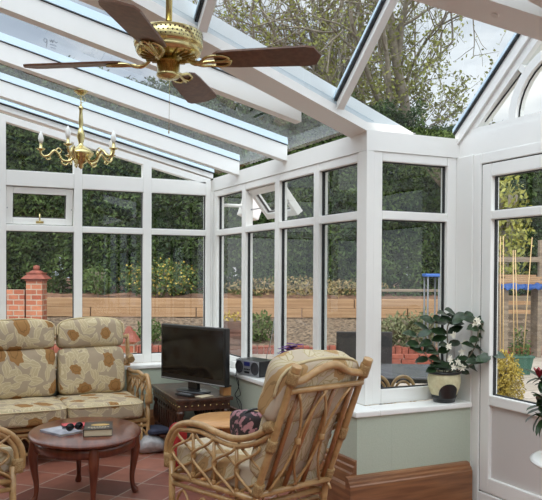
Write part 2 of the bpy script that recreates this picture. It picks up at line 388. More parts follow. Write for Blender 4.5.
def opener(root, M, a0, a1, z0, z1, ang, hand=True):
    """top-hung sash swung outwards"""
    H = Matrix.Translation((0, .03, z1)) @ Matrix.Rotation(radians(ang), 4, 'X')
    MM = M @ H
    bm = B(); h = z1-z0; w = .052
    frame_piece(bm, MM, a0, a0+w, -h, 0, -.01, .045, .005); frame_piece(bm, MM, a1-w, a1, -h, 0, -.01, .045, .005)
    frame_piece(bm, MM, a0+w, a1-w, -h, -h+w, -.01, .045, .005); frame_piece(bm, MM, a0+w, a1-w, -w, 0, -.01, .045, .005)
    s = obj('sash', bm, UPVC, root)
    bm = B(); gask(bm, MM, a0+w, a1-w, -h+w, -w, d0=.01, d1=.025); obj('seal', bm, SPACER, s)
    obj('pane', pane_bm(MM, a0+w, a1-w, -h+w, -w, .018), GLASS, s)
    # stays
    bm = B()
    for a in (a0+.01, a1-.01):
        p = M @ V((a, .045, z0+h*.45)); q = MM @ V((a, .0, -h*.62)); tube(bm, [p, q], .005, 6)
    obj('stay', bm, SILVER, s)
    if hand:
        bm = B(); c = (a0+a1)/2
        box(bm, (c-.03, -.022, -h+.012), (c+.03, -.01, -h+.03), MM, .003)
        tube(bm, [MM @ V((c, -.02, -h+.02)), MM @ V((c-.002, -.035, -h+.03)), MM @ V((c-.004, -.034, -h+.09))], .006, 8)
        obj('window_handle', bm, BRASS, s)
def light(M, a0, a1, g0, g1, zlev, rake=None, open_top=None, hand=True, spacer_far=None):
    """one column of a wall: frame spans a0..a1, glass g0..g1; zlev = list of (glass z0, glass z1)"""
    r = nwin(); bm = B()
    zlo = ZS; zhi = zlev[-1][1]+.055 if rake is None else None
    if rake is None:
        frame_piece(bm, M, a0, g0, zlo, zhi, bev=0.006); frame_piece(bm, M, g1, a1, zlo, zhi, bev=.006)
    else:
        f = rake
        for (p, q) in ((a0, g0), (g1, a1)):
            prism_pts = [M @ V((p, 0, zlo)), M @ V((q, 0, zlo)), M @ V((q, 0, f(q)+.055)), M @ V((p, 0, f(p)+.055))]
            prism(bm, prism_pts, (M.to_3x3() @ V((0, .07, 0))))
    zs = [(zlo, zlev[0][0])]+[(zlev[i][1], zlev[i+1][0]) for i in range(len(zlev)-1)]
    if rake is None: zs.append((zlev[-1][1], zhi))
    for z0, z1 in zs: frame_piece(bm, M, g0, g1, z0, z1, .001, .069, .006)
    if rake is not None:
        prism(bm, [M @ V((g0, .001, rake(g0))), M @ V((g1, .001, rake(g1))), M @ V((g1, .001, rake(g1)+.055)), M @ V((g0, .001, rake(g0)+.055))], (M.to_3x3() @ V((0, .068, 0))))
    obj('frame', bm, UPVC, r)
    gk = B()
    for i, (z0, z1) in enumerate(zlev):
        if rake is not None and i == len(zlev)-1:
            b2 = B(); b2.faces.new([b2.verts.new(M @ V(p)) for p in ((g0, .035, z0), (g1, .035, z0), (g1, .035, rake(g1)), (g0, .035, rake(g0)))])
            obj('pane', b2, GLASS, r)
            box(gk, (g0, .03, z0), (g0+.005, .045, rake(g0)-.002), M); continue
        if open_top is not None and i == open_top[0]:
            opener(r, M, g0+.004, g1-.004, z0+.004, z1-.004, open_top[1], hand); continue
        obj('pane', pane_bm(M, g0, g1, z0, z1), GLASS, r); gask(gk, M, g0, g1, z0, z1)
    obj('gasket', gk, GASKET, r)
    return r
# back wall (raked top) : a = x
MA = wm((0, .006, 0), (1, 0, 0), (0, 1, 0))
RK = lambda a: 2.145-.238*a
za = [(.673, 1.700), (1.752, 2.059), (2.183, 9)]
edges = [-.03, -.598, -1.182, -1.78, -2.37, -2.96, -3.55]
light(MA, -.598, -.0215, -.562, -.063, za, RK)
light(MA, -1.182, -.598, -1.150, -.634, za, RK)
light(MA, -1.78, -1.182, -1.745, -1.215, za, RK, open_top=(1, 9))
light(MA, -2.37, -1.78, -2.335, -1.815, za, RK)
light(MA, -2.96, -2.37, -2.925, -2.405, za, RK)
light(MA, -3.78, -2.96, -3.55, -2.995, za, RK)
# right wall: a = -y
MB = wm((.006, 0, 0), (0, -1, 0), (1, 0, 0))
zb = [(.673, 1.700), (1.752, 2.045)]
light(MB, .0215, .6685, .075, .632, zb)
light(MB, .6685, 1.288, .704, 1.252, zb, open_top=(1, 38), hand=False)
light(MB, 1.288, 1.885, 1.324, 1.848, zb)
light(MB, 1.885, 2.42, 1.92, 2.39, zb)
# bay return wall: a = x
MC = wm((0, -LB+.006, 0), (1, 0, 0), (0, 1, 0))
light(MC, .0502, LC-.0125, .115, .597, [(.685, 1.700), (1.752, 2.045)])
# posts
bm = B(); box(bm, (.0, -LB+.0, ZS+.001), (.05, -2.4202, ZB), bev=.004); box(bm, (.0505, -LB+.095, ZS+.001), (.09, -2.3905, ZB)); struct('trim_4', bm, UPVC)
bm = B(); box(bm, (0.002, .0, ZS+.001), (.09, .09, 2.2)); box(bm, (-.02, 0.001, ZS+.001), (0.0, .02, 2.1), bev=.003); box(bm, (0, -.02, ZS+.001), (.0195, 0, 2.1), bev=.003); struct('trim_5', bm, UPVC)
bm = B(); box(bm, (LC-.012, -LB-.14, 0), (LC+.08, -LB+.09, ZB), bev=.004); struct('trim_6', bm, UPVC)
# eaves beams
bm = B(); prism(bm, [(0, 0, ZB), (0, 0, 2.212), (.1, 0, 2.212), (.1, 0, ZB)], (0, -LB, 0)); struct('trim_7', bm, UPVC)
bm = B(); box(bm, (0.1002, -LB, ZB), (LC-.0, -LB+.1, 2.218)); box(bm, (-.0005, -LB-.0006, ZB), (.1, -LB, 2.218)); struct('trim_8', bm, UPVC)
bm = B(); box(bm, (LC, -7.8, ZB), (LC+.1, -LB+.1, 2.222)); struct('trim_9', bm, UPVC)
# transom groove line on back wall
bm = B(); box(bm, (-3.78, .012, 2.103), (-.03, .0195, 2.108)); struct('trim_10', bm, ALU)

# ---- outer wall south of the door (out of frame): simple lights
MD = wm((LC+.005, 0, 0), (0, -1, 0), (1, 0, 0))
for a in (4.15, 4.88, 5.61, 6.34, 7.07): light(MD, a, a+.73, a+.035, a+.695, zb)
light(MD, 3.78, 4.15, 3.815, 4.115, zb)

# ---- door
dr = sempty('door_1')
bm = B(); a0, a1 = 2.646, 3.78
frame_piece(bm, MD, a0, 2.712, 0, ZB, -.01, .07, .006); frame_piece(bm, MD, 3.62, a1, 0, ZB, -.01, .07, .006)
frame_piece(bm, MD, 2.712, 3.62, 2.036, ZB, -.009, .069, .006); frame_piece(bm, MD, 2.712, 3.62, 0, .07, -.009, .069, .006)
obj('door_frame', bm, UPVC, dr)
bm = B(); d0, d1 = -.004, .06
frame_piece(bm, MD, 2.717, 2.795, .077, 2.031, d0, d1, .006); frame_piece(bm, MD, 3.52, 3.615, .077, 2.031, d0, d1, .006)
for z0, z1 in ((.077, .165), (.6, .66), (1.70, 1.752), (1.955, 2.031)): frame_piece(bm, MD, 2.795, 3.52, z0, z1, d0+.001, d1-.001, .006)
lf = obj('door_leaf', bm, UPVC, dr)
bm = B(); box(bm, (2.795, .02, .165), (3.52, .04, .6), MD); obj('door_panel', bm, UPVC_D, lf)
bm = B(); gask(bm, MD, 2.795, 3.52, .66, 1.70); gask(bm, MD, 2.795, 3.52, 1.752, 1.955)
box(bm, (2.7125, .0, .07), (2.7168, .05, 2.036), MD); box(bm, (2.7125, .0, 2.0312), (3.62, .05, 2.0358), MD); obj('door_seal', bm, GASKET, lf)
obj('door_pane', pane_bm(MD, 2.795, 3.52, .66, 1.70), GLASS, lf); obj('door_pane', pane_bm(MD, 2.795, 3.52, 1.752, 1.955), GLASS, lf)

# ---- gable fanlight above the door
GP = .85; YR = 3.32; ZR = 2.222+.85*(YR-LB)
gw = sempty('window_gable')
gl = lambda a: 2.225+GP*(min(a, 2*YR-a)-LB)
bm = B()
d3 = MD.to_3x3() @ V((0, .07, 0))
prism(bm, [MD @ V((a, 0, z)) for a, z in ((2.54, 2.223), (4.10, 2.223), (4.10, 2.262), (2.54, 2.262))], d3)
# rakes
for s in (1, -1):
    A = lambda a: a if s > 0 else 2*YR-a
    prism(bm, [MD @ V((A(a), 0, z)) for a, z in ((2.54, 2.263), (2.66, 2.263), (YR, gl(YR)-.12), (YR, gl(YR)-.01))], d3)
arc = lambda r, t: (YR-r*cos(t), 2.255+r*.92*sin(t))
for r0, r1 in ((.345, .40),):
    n = 18
    outer = [MD @ V((arc(r1, pi*i/n)[0], 0.003, arc(r1, pi*i/n)[1])) for i in range(n+1)]
    inner = [MD @ V((arc(r0, pi*i/n)[0], 0.003, arc(r0, pi*i/n)[1])) for i in range(n+1)]
    dd = MD.to_3x3() @ V((0, .062, 0))
    for i in range(n): prism(bm, [inner[i], inner[i+1], outer[i+1], outer[i]], dd)
for t in (pi*.25, pi*.75):
    q0 = arc(.395, t); k = .10; c_, s_ = -cos(t), sin(t)
    q1 = (q0[0]+c_*k, q0[1]+s_*k)
    w_ = .018
    prism(bm, [MD @ V((q0[0]-s_*w_, .002, q0[1]+c_*w_)), MD @ V((q0[0]+s_*w_, .002, q0[1]-c_*w_)), MD @ V((q1[0]+s_*w_, .002, q1[1]-c_*w_)), MD @ V((q1[0]-s_*w_, .002, q1[1]+c_*w_))], dd)
obj('frame', bm, UPVC, gw)
bm = B(); bm.faces.new([bm.verts.new(MD @ V((a, .035, z))) for a, z in ((2.56, 2.25), (4.08, 2.25), (YR, gl(YR)-.05))]); obj('pane', bm, GLASS, gw)
bm = B()
tube(bm, [MD @ V((arc(.342, pi*i/18)[0], .03, arc(.342, pi*i/18)[1])) for i in range(19)], .005, 6)
tube(bm, [MD @ V(p) for p in ((2.70, .03, 2.295), (3.0, .03, gl(3.0)-.125))], .005, 6)
obj('gasket', bm, GASKET, gw)

# ------------------------------------------------------------------ roof
ceil = sempty('ceiling')
ROOF = lambda x: 2.232-.245*x           # main roof glass height
def rafter(y, x0=0.0, x1=-3.8, w=.075, h=.115):
    bm = B(); zb0 = lambda x: 2.174-.245*x
    prism(bm, [(x0, y-w/2, zb0(x0)), (x0, y+w/2, zb0(x0)), (x0, y+w/2, zb0(x0)+h*.94), (x0, y-w/2, zb0(x0)+h*.94)], (x1-x0, 0, -.245*(x1-x0)))
    r = obj('rafter', bm, UPVC, ceil)
    bm = B(); e = h*.94
    prism(bm, [(x0, y-.04, zb0(x0)+e), (x0, y+.04, zb0(x0)+e), (x0, y+.04, zb0(x0)+e+.005), (x0, y-.04, zb0(x0)+e+.005)], (x1-x0, 0, -.245*(x1-x0))); obj('gasket', bm, GASKET, r)
    bm = B(); e += .006
    prism(bm, [(x0, y-.05, zb0(x0)+e), (x0, y+.05, zb0(x0)+e), (x0, y+.04, zb0(x0)+e+.05), (x0, y-.04, zb0(x0)+e+.05)], (x1-x0, 0, -.245*(x1-x0))); obj('glazing_cap', bm, ALU, r)
    return r
MV = .288
vx = lambda y: -(-y-LB)/MV               # valley x at wall coordinate y (north valley)
for y in (-.56, -1.43): rafter(y)
rafter(-2.31, -.35)
rafter(-2.84, -1.45)
for y in (-3.6, -4.33, -5.2, -6.1, -7.0): rafter(y, -1.9 if y > -3.7 else 0)
# wall-side rake bar
bm = B(); prism(bm, [(-.0, 0.0, 2.212), (-.0, .1, 2.212), (-.0, .1, 2.252), (-.0, .0, 2.252)], (-3.8, 0, 3.8*.245)); r_ = obj('rake_bar', bm, UPVC, ceil)
bm = B(); prism(bm, [(0, -.004, 2.2525), (0, .1, 2.2525), (0, .1, 2.261), (0, -.004, 2.261)], (-3.8, 0, 3.8*.245)); obj('gasket', bm, GASKET, r_)
bm = B(); prism(bm, [(0, -.03, 2.262), (0, .1, 2.262), (0, .1, 2.29), (0, -.02, 2.29)], (-3.8, 0, 3.8*.245)); obj('glazing_cap', bm, ALU, r_)
# glass of main roof, one panel between each pair of bars
def gpanel(pts):
    b_ = B(); b_.faces.new([b_.verts.new(V(p)) for p in pts]); return obj('roof_pane', b_, ROOFGLASS, ceil)
zz = lambda x: 2.284-.245*x
ys = [.08, -.56, -1.43, -2.31]
for a, b in zip(ys, ys[1:]): gpanel([(.08, a, zz(.08)), (.08, b, zz(.08)), (-3.8, b, zz(-3.8)), (-3.8, a, zz(-3.8))])
gpanel([(.08, -2.31, zz(.08)), (.05, -LB, zz(.05)), (vx(-3.1), -3.1, zz(vx(-3.1))), (-3.8, -3.1, zz(-3.8)), (-3.8, -2.31, zz(-3.8))])
gpanel([(-3.8, -3.1, zz(-3.8)), (vx(-3.1), -3.1, zz(vx(-3.1))), (vx(-YR), -YR, zz(vx(-YR))), (0, -4.134, zz(0)), (0, -4.33, zz(0)), (-3.8, -4.33, zz(-3.8))])
gpanel([(0, -4.33, zz(0)), (0, -7.8, zz(0)), (-3.8, -7.8, zz(-3.8)), (-3.8, -4.33, zz(-3.8))])
gpanel([(0, -4.134, zz(0)), (LC+.05, -4.134, zz(0)-.02), (LC+.05, -7.8, zz(0)-.02), (0, -7.8, zz(0))])
# valley beams
def valley(y0, sy, mat_=UPVC):
    u = V((-1, -sy*MV, .245)); p0 = V((0.0, y0, 2.212))
    n = V((-MV, sy, 0)).normalized()     # horizontal normal pointing away from the gable
    def sec(p, w0=-.0, w1=.18, h=.145): return [p+n*w0, p+n*w1, p+n*w1+V((0, 0, h)), p+n*w0+V((0, 0, h))]
    bm = B(); a = sec(p0-u*.42+V((0, 0, 0))); prism(bm, a, u*3.25)
    return obj('valley_beam', bm, mat_, ceil)
valley(-LB, 1); valley(-2*YR+LB, -1)
# gable ridge beam
rx0 = LC; rx1 = -2.78; zr = 2.85
bm = B(); prism(bm, [(rx0, -YR-.05, zr), (rx0, -YR+.05, zr), (rx0, -YR+.05, zr+.05), (rx0, -YR, zr+.09), (rx0, -YR-.05, zr+.05)], (rx1-rx0, 0, 0)); rb = obj('ridge_beam', bm, UPVC, ceil)
# moulded end shoe on the ridge
bm = B(); 
u_ = V((-1, MV, .245)).normalized(); q_ = V((-.47, -2*YR+LB+.47*MV-.078, 2.212+.47*.245)); n_ = V((-MV, -1, 0)).normalized()
prism(bm, [q_, q_+n_*.03, q_+n_*.03+V((0, 0, .10)), q_+V((0, 0, .10))], u_*.5); tube(bm, smooth_path([q_+n_*.015+V((0, 0, .10)), q_+n_*.018-u_*.02+V((0, 0, .05)), q_+n_*.015+u_*.004+V((0, 0, -.01))]), .016, 8); obj('valley_moulding', bm, UPVC, rb)
# bars of the gable roof
def gbar(x, sy=1, y0=None, y1=None, w=.045, dn=.012):
    yy0 = -LB if y0 is None else y0
    z_ = lambda y: 2.232+GP*(-LB-y)
    yy1 = -YR+.04
    bm = B(); pts = [(x-w/2, yy0, z_(yy0)-dn), (x+w/2, yy0, z_(yy0)-dn), (x+w/2, yy0, z_(yy0)+.03), (x-w/2, yy0, z_(yy0)+.03)]
    d = V((0, yy1-yy0, GP*(yy0-yy1)))
    if sy < 0:
        pts = [(p[0], -2*YR-p[1], p[2]) for p in pts]; d.y = -d.y
    prism(bm, pts, d); r = obj('glazing_bar', bm, UPVC, ceil)
    bm = B(); pts = [(x-w/2-.016, yy0, z_(yy0)+.031), (x+w/2+.004, yy0, z_(yy0)+.031), (x+w/2+.004, yy0, z_(yy0)+.04), (x-w/2-.016, yy0, z_(yy0)+.04)]
    if sy < 0: pts = [(p[0], -2*YR-p[1], p[2]) for p in pts]
    prism(bm, pts, d); obj('gasket', bm, GASKET, r)
    bm = B(); pts = [(x-w/2-.022, yy0, z_(yy0)+.041), (x+w/2, yy0, z_(yy0)+.041), (x+w/2, yy0, z_(yy0)+.065), (x-w/2-.02, yy0, z_(yy0)+.065)]
    if sy < 0: pts = [(p[0], -2*YR-p[1], p[2]) for p in pts]
    prism(bm, pts, d); obj('glazing_cap', bm, ALU, r)
for x in (-.235, -1.15, -2.05):
    yv = -LB+MV*x-.02
    gbar(x, 1, yv); gbar(x, -1, yv)
gbar(LC-.0, 1, -LB+.02, w=.03, dn=.05); gbar(LC-.0, -1, -LB+.02, w=.03, dn=.05)
for sy in (1, -1):
    Yf = (lambda y: y) if sy > 0 else (lambda y: -2*YR-y)
    ze = 2.262
    for x0, x1 in ((LC+.03, -.235), (-.235, -1.15), (-1.15, -2.05), (-2.05, -2.8)):
        e = lambda x: (-LB+MV*min(x, 0))
        pts = [(x0, Yf(e(x0)), ze+GP*(-LB-e(x0)))]
        if x0 > 0 > x1: pts.append((0, Yf(-LB), ze))
        pts += [(x1, Yf(e(x1)), ze+GP*(-LB-e(x1))), (x1, Yf(-YR), ze+GP*(YR-LB)), (x0, Yf(-YR), ze+GP*(YR-LB))]
        gpanel(pts)

def mk(a, b):   # point on the glass from local (right, down) strokes
    x = -1.72+.0053*a+.0024*b; return V((x, -1.83-.0012*a+.0156*b, 2.282-.245*x))
bm = B()
for st in ([(2, 2), (0, 1), (-1, 3), (0, 5), (2, 4), (2.3, 2), (2.2, 5), (1.5, 10)], [(5, 1), (6, 3), (7, 0), (8, 3), (9, 0), (11, 2), (13, 1)], [(5, 6), (8, 5.5), (12, 6)], [(6, 9), (9, 8.6), (11, 9.2)]):
    tube(bm, smooth_path([mk(*q) for q in st], 4), .0016, 4)
gm = obj('pane_marking', bm, mat('grey_residue', (120, 130, 140), .8)); gm.parent = ceil

# ------------------------------------------------------------------ furniture: cane seating
def knot(bm, p, r=.014, h=.03, d=(0, 0, 1)):
    d = V(d).normalized(); p = V(p); tube(bm, [p-d*h/2, p-d*h/4, p+d*h/4, p+d*h/2], r, 8)
def arm_side(root, u, L, rear=(-.119, .732), hoop=.63, zrail=.36, flip=1, front_x=None, cells=3, wob=.16):
    """curved arm in the plane x=u, forward=+y"""
    pts = [(u, L-.045, 0), (u, L-.045, .2), (u, L-.045, .34), (u, L+.003, .40), (u, L+.0, .50), (u, L-.065, .585), (u, L-.17, hoop), (u, L-.30, hoop+.012), (u, L-.42, hoop), (u, L-.55, hoop-.008), (u, L-.66, hoop+.012), (u, L-.76, hoop+.05), (u, rear[0], rear[1])]
    top = pts[3:]
    bm = B(); tube(bm, smooth_path([(u, L-.045, 0), (u, L-.045, .42)], 2), .017, 10)
    tube(bm, smooth_path(top, 5), .0165, 10)
    inner = [(p[0]+.0, p[1]-.03 if i < 3 else p[1], p[2]-.004 if i < 3 else p[2]-.034) for i, p in enumerate(top)]
    tube(bm, smooth_path(inner, 5), .012, 8)
    obj('arm', bm, CANE, root)
    bm = B(); knot(bm, (u, L-.02, .42), .03, .07); obj('binding', bm, WRAP, root)
    bm = B(); knot(bm, (u, rear[0]+.02, rear[1]-.01), .03, .06, (0, 1, -.4)); obj('binding', bm, WRAP, root)
    # side rails
    bm = B(); tube(bm, [(u, L-.045, zrail-.012), (u, .02, zrail+.02)], .0145, 8); tube(bm, [(u, L-.045, zrail-.055), (u, .04, zrail-.02)], .012, 8)
    obj('side_rail', bm, CANE, root)
    # lattice
    bm = B()
    sp = smooth_path(inner, 5)
    def ztop(v):
        best = min((q for q in sp if q.z > .45), key=lambda q: abs(q.y-v)); return best.z
    vs = [L-.06-(L-.06-(-.03))*i/(cells+1) for i in range(cells+2)]
    for i in range(1, cells+1):
        v = vs[i]; tube(bm, [(u, v, zrail), (u, v, ztop(v))], .009, 6); knot(bm, (u, v, zrail+(ztop(v)-zrail)*.5), .013, .03); knot(bm, (u, v, zrail+.03), .012, .02)
    for i in range(cells+1):
        va, vb = vs[i], vs[i+1]; za_, zb_ = ztop(va-.02), ztop(vb+.01)
        for s in (0, 1):
            P = []
            for k in range(15):
                t = k/14; e = .5-.5*cos(2*pi*t)
                v = (va+(vb-va)*e) if s else (vb+(va-vb)*e)
                zt = (za_+zb_)/2
                P.append((u+(.008 if s else -.008), v, zrail+(zt-zrail)*t))
            tube(bm, P, .0075, 6)
    # hoops under the rail
    for i in range(cells+1):
        va, vb = vs[i], vs[i+1]; m_ = (va+vb)/2; w_ = abs(va-vb)*.42
        tube(bm, smooth_path([(u, m_-w_, .06), (u, m_-w_*.9, .2), (u, m_, zrail-.07), (u, m_+w_*.9, .2), (u, m_+w_, .06)], 5), .007, 6)
    tube(bm, [(u, L-.045, .06), (u, .05, .06)], .011, 6)
    obj('lattice', bm, CANE, root)

def make_chair(name, label, group=None):
    t = thing(name, label, 'chair', group=group)
    w = .215; L = .735
    for s in (-1, 1):
        arm_side(t, s*(w+.0), L)
        bm = B(); sl_ = V((0, -.25, .579)).normalized()
        tube(bm, smooth_path([(s*(w-.0), .06, 0), (s*w, .035, .2), (s*w, 0, .402), (s*w, -.12, .68), (s*w, -.25, .981)], 5), lambda q: .015+.002*sin(pi*q), 10)
        knot(bm, (s*w, -.255, .985), .022, .03, sl_); obj('rear_post', bm, CANE, t)
        for kp, kr in (((s*w, -.235, .945), .025), ((s*w, -.01, .43), .024), ((s*w, -.1, .64), .023)): bm = B(); knot(bm, kp, kr, .06, sl_); obj('binding', bm, WRAP, t)
    bp = lambda u, z, off=0: (u, -(z-.402)*.25/.579+off, z)
    bm = B()
    tube(bm, [bp(-w, .887, -.012), bp(w, .887, -.012)], .0135, 8); obj('top_rail', bm, CANE, t)
    bm = B(); tube(bm, smooth_path([bp(-w, .925), bp(-w*.7, .935), bp(-w*.3, .975), bp(w*.1, .985), bp(w*.5, .95), bp(w, .93)], 6), .017, 10); obj('crest_rail', bm, CANE, t)
    bm = B(); tube(bm, [bp(-w, .405, -.01), bp(w, .405, -.01)], .016, 8); tube(bm, [bp(-w, .345, .01), bp(w, .345, .01)], .014, 8); tube(bm, [bp(-w, .30, .02), bp(w, .30, .02)], .012, 8); obj('bottom_rail', bm, CANE, t)
    for a, b in ((-.155, -.158), (-.03, -.062), (.055, .05), (.168, .178)):
        bm = B(); tube(bm, [bp(a, .875), bp(b, .41)], .0115, 8); obj('back_slat', bm, CANE_D, t)
    bm = B()
    for c in (-.09, .055):
        for s in (-1, 1):
            P = [];
            for k in range(15):
                q = k/14; z = .42+.455*q; P.append(bp(c+s*(.075*(2*q-1)**2*(1 if q > .5 else 1)+.006), z, -.022))
            tube(bm, P, .0065, 6)
        knot(bm, bp(c, .647, -.022), .015, .028)
    obj('back_weave', bm, CANE, t)
    bm = B(); tube(bm, [(-w, L-.045, .36), (w, L-.045, .36)], .016, 8); tube(bm, [(-w, L-.045, .31), (w, L-.045, .31)], .013, 8)
    for v in (.15, .3, .45, .6): tube(bm, [(-w, v, .352), (w, v, .352)], .01, 6)
    obj('seat_rail', bm, CANE, t)
    # cushions
    bm = B(); cushion(bm, (0, .37, .445), (.195, .355, .066), 9, .08, 12); sc = obj('seat_cushion', bm, FABRIC2, t)
    tilt = Matrix.Translation((0, 0, 0)) @ Matrix.Rotation(radians(23.4), 4, 'X')
    def top_arch(v): return V((v.x, v.y, v.z+(.035*(1-(v.x/.27)**2) if v.z > 0 else 0)))
    bm = B()
    MM = Matrix.Translation((0, .012, .455)) @ tilt
    cushion(bm, (-.01, .045, .16), (.20, .055, .17), 7, .2, 12, MM, axis=1, wob=.008)
    cushion(bm, (-.015, .05, .430), (.235, .07, .14), 6, .22, 12, MM, top_arch, axis=1, wob=.01)
    bc = obj('back_cushion', bm, FABRIC2, t)
    bm = B(); P = [MM @ V((-.015+.262*cos(a_)*.99 if True else 0, -.03, .45+.16*sin(a_))) for a_ in [pi*k/16 for k in range(17)]]
    P = []
    for k in range(21):
        a_ = pi*k/20; cx_, sx_ = cos(a_), sin(a_); q = (abs(cx_)**5+abs(sx_)**5)**(1/5)
        v = top_arch(V((.237*cx_/q, -.045, .142*sx_/q))); P.append(MM @ (v+V((-.015, .05, .430))))
    tube(bm, P, .007, 6); obj('piping', bm, PIPING, bc)
    return t
chair = make_chair('cane_armchair', 'high-backed cane armchair seen from behind, pale floral cushions, in front of the sage wall')
chair.location = (-.821, -3.185, 0); chair.rotation_euler = (0, 0, 1.823-pi/2)
c2 = copy_tree(chair); c2['label'] = 'cane armchair cut off by the left edge, only its hooped arm showing'
c2.location = (-2.675, -2.363, 0); c2.rotation_euler = (0, 0, radians(-72))

# sofa : local forward = +y ; placed rotated 180 so it faces the camera
def make_sofa():
    t = thing('cane_sofa', 'two-seat cane sofa with brown and gold floral cushions against the window wall', 'sofa')
    W2 = .60; L = .60
    for s in (-1, 1):
        arm_side(t, s*W2, L, rear=(.02, .68), hoop=.575, zrail=.25, cells=3)
        bm = B(); tube(bm, smooth_path([(s*W2, 0.04, 0), (s*W2, 0, .4), (s*W2, -.08, .86)], 5), .018, 8); obj('rear_post', bm, CANE, t)
    bm = B()
    for z, r in ((.255, .017), (.215, .014), (.08, .012)): tube(bm, [(-W2, L-.045, z), (W2, L-.045, z)], r, 8)
    for z in (.25, .08, .6, .84): tube(bm, [(-W2, -.0 if z < .5 else -.06, z), (W2, -.0 if z < .5 else -.06, z)], .015, 8)
    obj('seat_rail', bm, CANE, t)
    bm = B()
    for i in range(10):
        c = -W2+.06+i*(2*W2-.12)/9; tube(bm, smooth_path([(c-.045, L-.045, .09), (c-.05, L-.045, .14), (c, L-.045, .2), (c+.05, L-.045, .14), (c+.045, L-.045, .09)], 5), .007, 6)
    obj('front_weave', bm, CANE, t)
    for s in (-1, 1):
        bm = B(); tube(bm, [(s*(W2-.05), L-.045, .25), (s*(W2-.05), L-.045, 0)], .012, 6); obj('leg', bm, CANE, t)
    for s in (-1, 1):
        cx = s*.283
        bm = B(); cushion(bm, (cx, .29, .345), (.285, .315, .068), 9, .10, 12); c = obj('seat_cushion', bm, FABRIC, t)
        bm = B(); P = []
        for k in range(40):
            a_ = 2*pi*k/40; q = (abs(cos(a_))**9+abs(sin(a_))**9)**(1/9); P.append((cx+.287*cos(a_)/q, .29+.317*sin(a_)/q, .345+.045))
        tube(bm, P, .005, 6, closed=True); obj('piping', bm, PIPING, c)
        cb = s*.270
        MM = Matrix.Translation((0, .075, .42)) @ Matrix.Rotation(radians(9), 4, 'X')
        sh = lambda v: V((v.x, v.y, v.z+(.03*(1-(v.x/.27)**2) if v.z > 0 else 0)))
        bm = B(); cushion(bm, (cb, .02, .17), (.262, .085, .185), 8, .3, 12, MM, axis=1); c = obj('back_cushion', bm, FABRIC, t)
        bm = B(); cushion(bm, (cb, .02, .452), (.262, .09, .105), 6, .3, 12, MM, sh, axis=1); c = obj('head_cushion', bm, FABRIC, t)
        bm = B(); P = []
        for k in range(21):
            a_ = pi*k/20; q = (abs(cos(a_))**6+abs(sin(a_))**6)**(1/6); P.append(MM @ (sh(V((.262*cos(a_)/q, .062, .105*sin(a_)/q)))+V((cb, .02, .452))))
        tube(bm, P, .006, 6); obj('piping', bm, PIPING, c)
    return t
sofa = make_sofa(); sofa.location = (-1.40, -.17, 0); sofa.rotation_euler = (0, 0, pi)

# ------------------------------------------------------------------ coffee table
ct = thing('coffee_table', 'oval dark mahogany coffee table with cabriole legs in front of the sofa', 'table', (-1.455, -1.65, 0), radians(-11))
bm = B(); lathe(bm, [(0, .418), (.95, .418), (.985, .413), (1.0, .405), (.99, .397), (.96, .392), (0, .392)], seg=48, sx=.335, sy=.43); obj('tabletop', bm, MAHOG, ct)
bm = B(); lathe(bm, [(.9, .3915), (.9, .33), (.86, .33), (.86, .3915)], seg=48, sx=.335, sy=.43); obj('apron', bm, MAHOG, ct)
for a in (0, 90, 180, 270):
    a_ = radians(a+8); ex, ey = cos(a_)*.31, sin(a_)*.385; d = V((cos(a_), sin(a_), 0))
    c = V((ex, ey, 0))-d*.02
    bm = B(); P = [c+V((0, 0, .39)), c+d*.006+V((0, 0, .34)), c+d*.016+V((0, 0, .28)), c+d*.008+V((0, 0, .2)), c-d*.004+V((0, 0, .12)), c-d*.0+V((0, 0, .05)), c+d*.014+V((0, 0, .02)), c+d*.02+V((0, 0, .004))]
    R_ = [.032, .033, .03, .022, .016, .014, .022, .02]
    tube(bm, smooth_path(P, 4), lambda q: R_[min(int(q*7), 6)]*(1-(q*7-int(q*7)))+R_[min(int(q*7)+1, 7)]*(q*7-int(q*7)) if q < 1 else .02, 10); obj('leg', bm, MAHOG, ct)
Zt = .4185
def book(name, label, cat, x, y, z, w, d, h, rz, cover, pages, deco=None, group=None):
    t = thing(name, label, cat, (x, y, z), rz, group)
    bm = B(); box(bm, (-w/2, -d/2, 0), (w/2, d/2, .003)); box(bm, (-w/2, -d/2, h-.003), (w/2, d/2, h)); box(bm, (-w/2-.001, -d/2, 0), (-w/2+.003, d/2, h)); c = obj('cover', bm, cover, t)
    bm = B(); box(bm, (-w/2+.004, -d/2+.004, .0031), (w/2-.004, d/2-.004, h-.0031)); obj('pages', bm, pages, t)
    if deco: deco(t, w, d, h)
    return t
PAGE = mat('page_edges', (214, 200, 172), .8, noise_s=4, rgb2=(196, 180, 150), stretch=(1, 1, 150))
COVK = mat('dark_cover', (44, 38, 34), .35); MAGC = mat('magazine_cover', (150, 152, 164), .4, noise_s=18, rgb2=(196, 194, 198)); PINKC = mat('pink_cover', (206, 74, 84), .4); GOLD = mat('gold_print', (202, 164, 96), .4)
def deco(t, w, d, h):
    bm = B(); lathe(bm, [(0, h+.0008), (1, h+.0006), (1, h+.0001)], (0.01, .02, 0), 24, .055, .032); obj('gold_emblem', bm, GOLD, t)
    bm = B()
    for i in range(8): box(bm, (-.06+i*.016, -.055, h+.0001), (-.06+i*.016+.011, -.04, h+.0008))
    for i in range(5): box(bm, (-.04+i*.018, -.08, h+.0001), (-.04+i*.018+.012, -.072, h+.0008))
    obj('cover_lettering', bm, PAGE, t)
book('hardback_book', 'thick dark hardback book with gold emblem lying on the oval table', 'book', -1.40, -1.76, Zt, .165, .225, .042, radians(-14), COVK, PAGE, deco)
mg = book('magazine', 'thin silver-grey magazine lying nearest the left of the books', 'magazine', -1.60, -1.66, Zt, .155, .215, .012, radians(24), MAGC, PAGE)
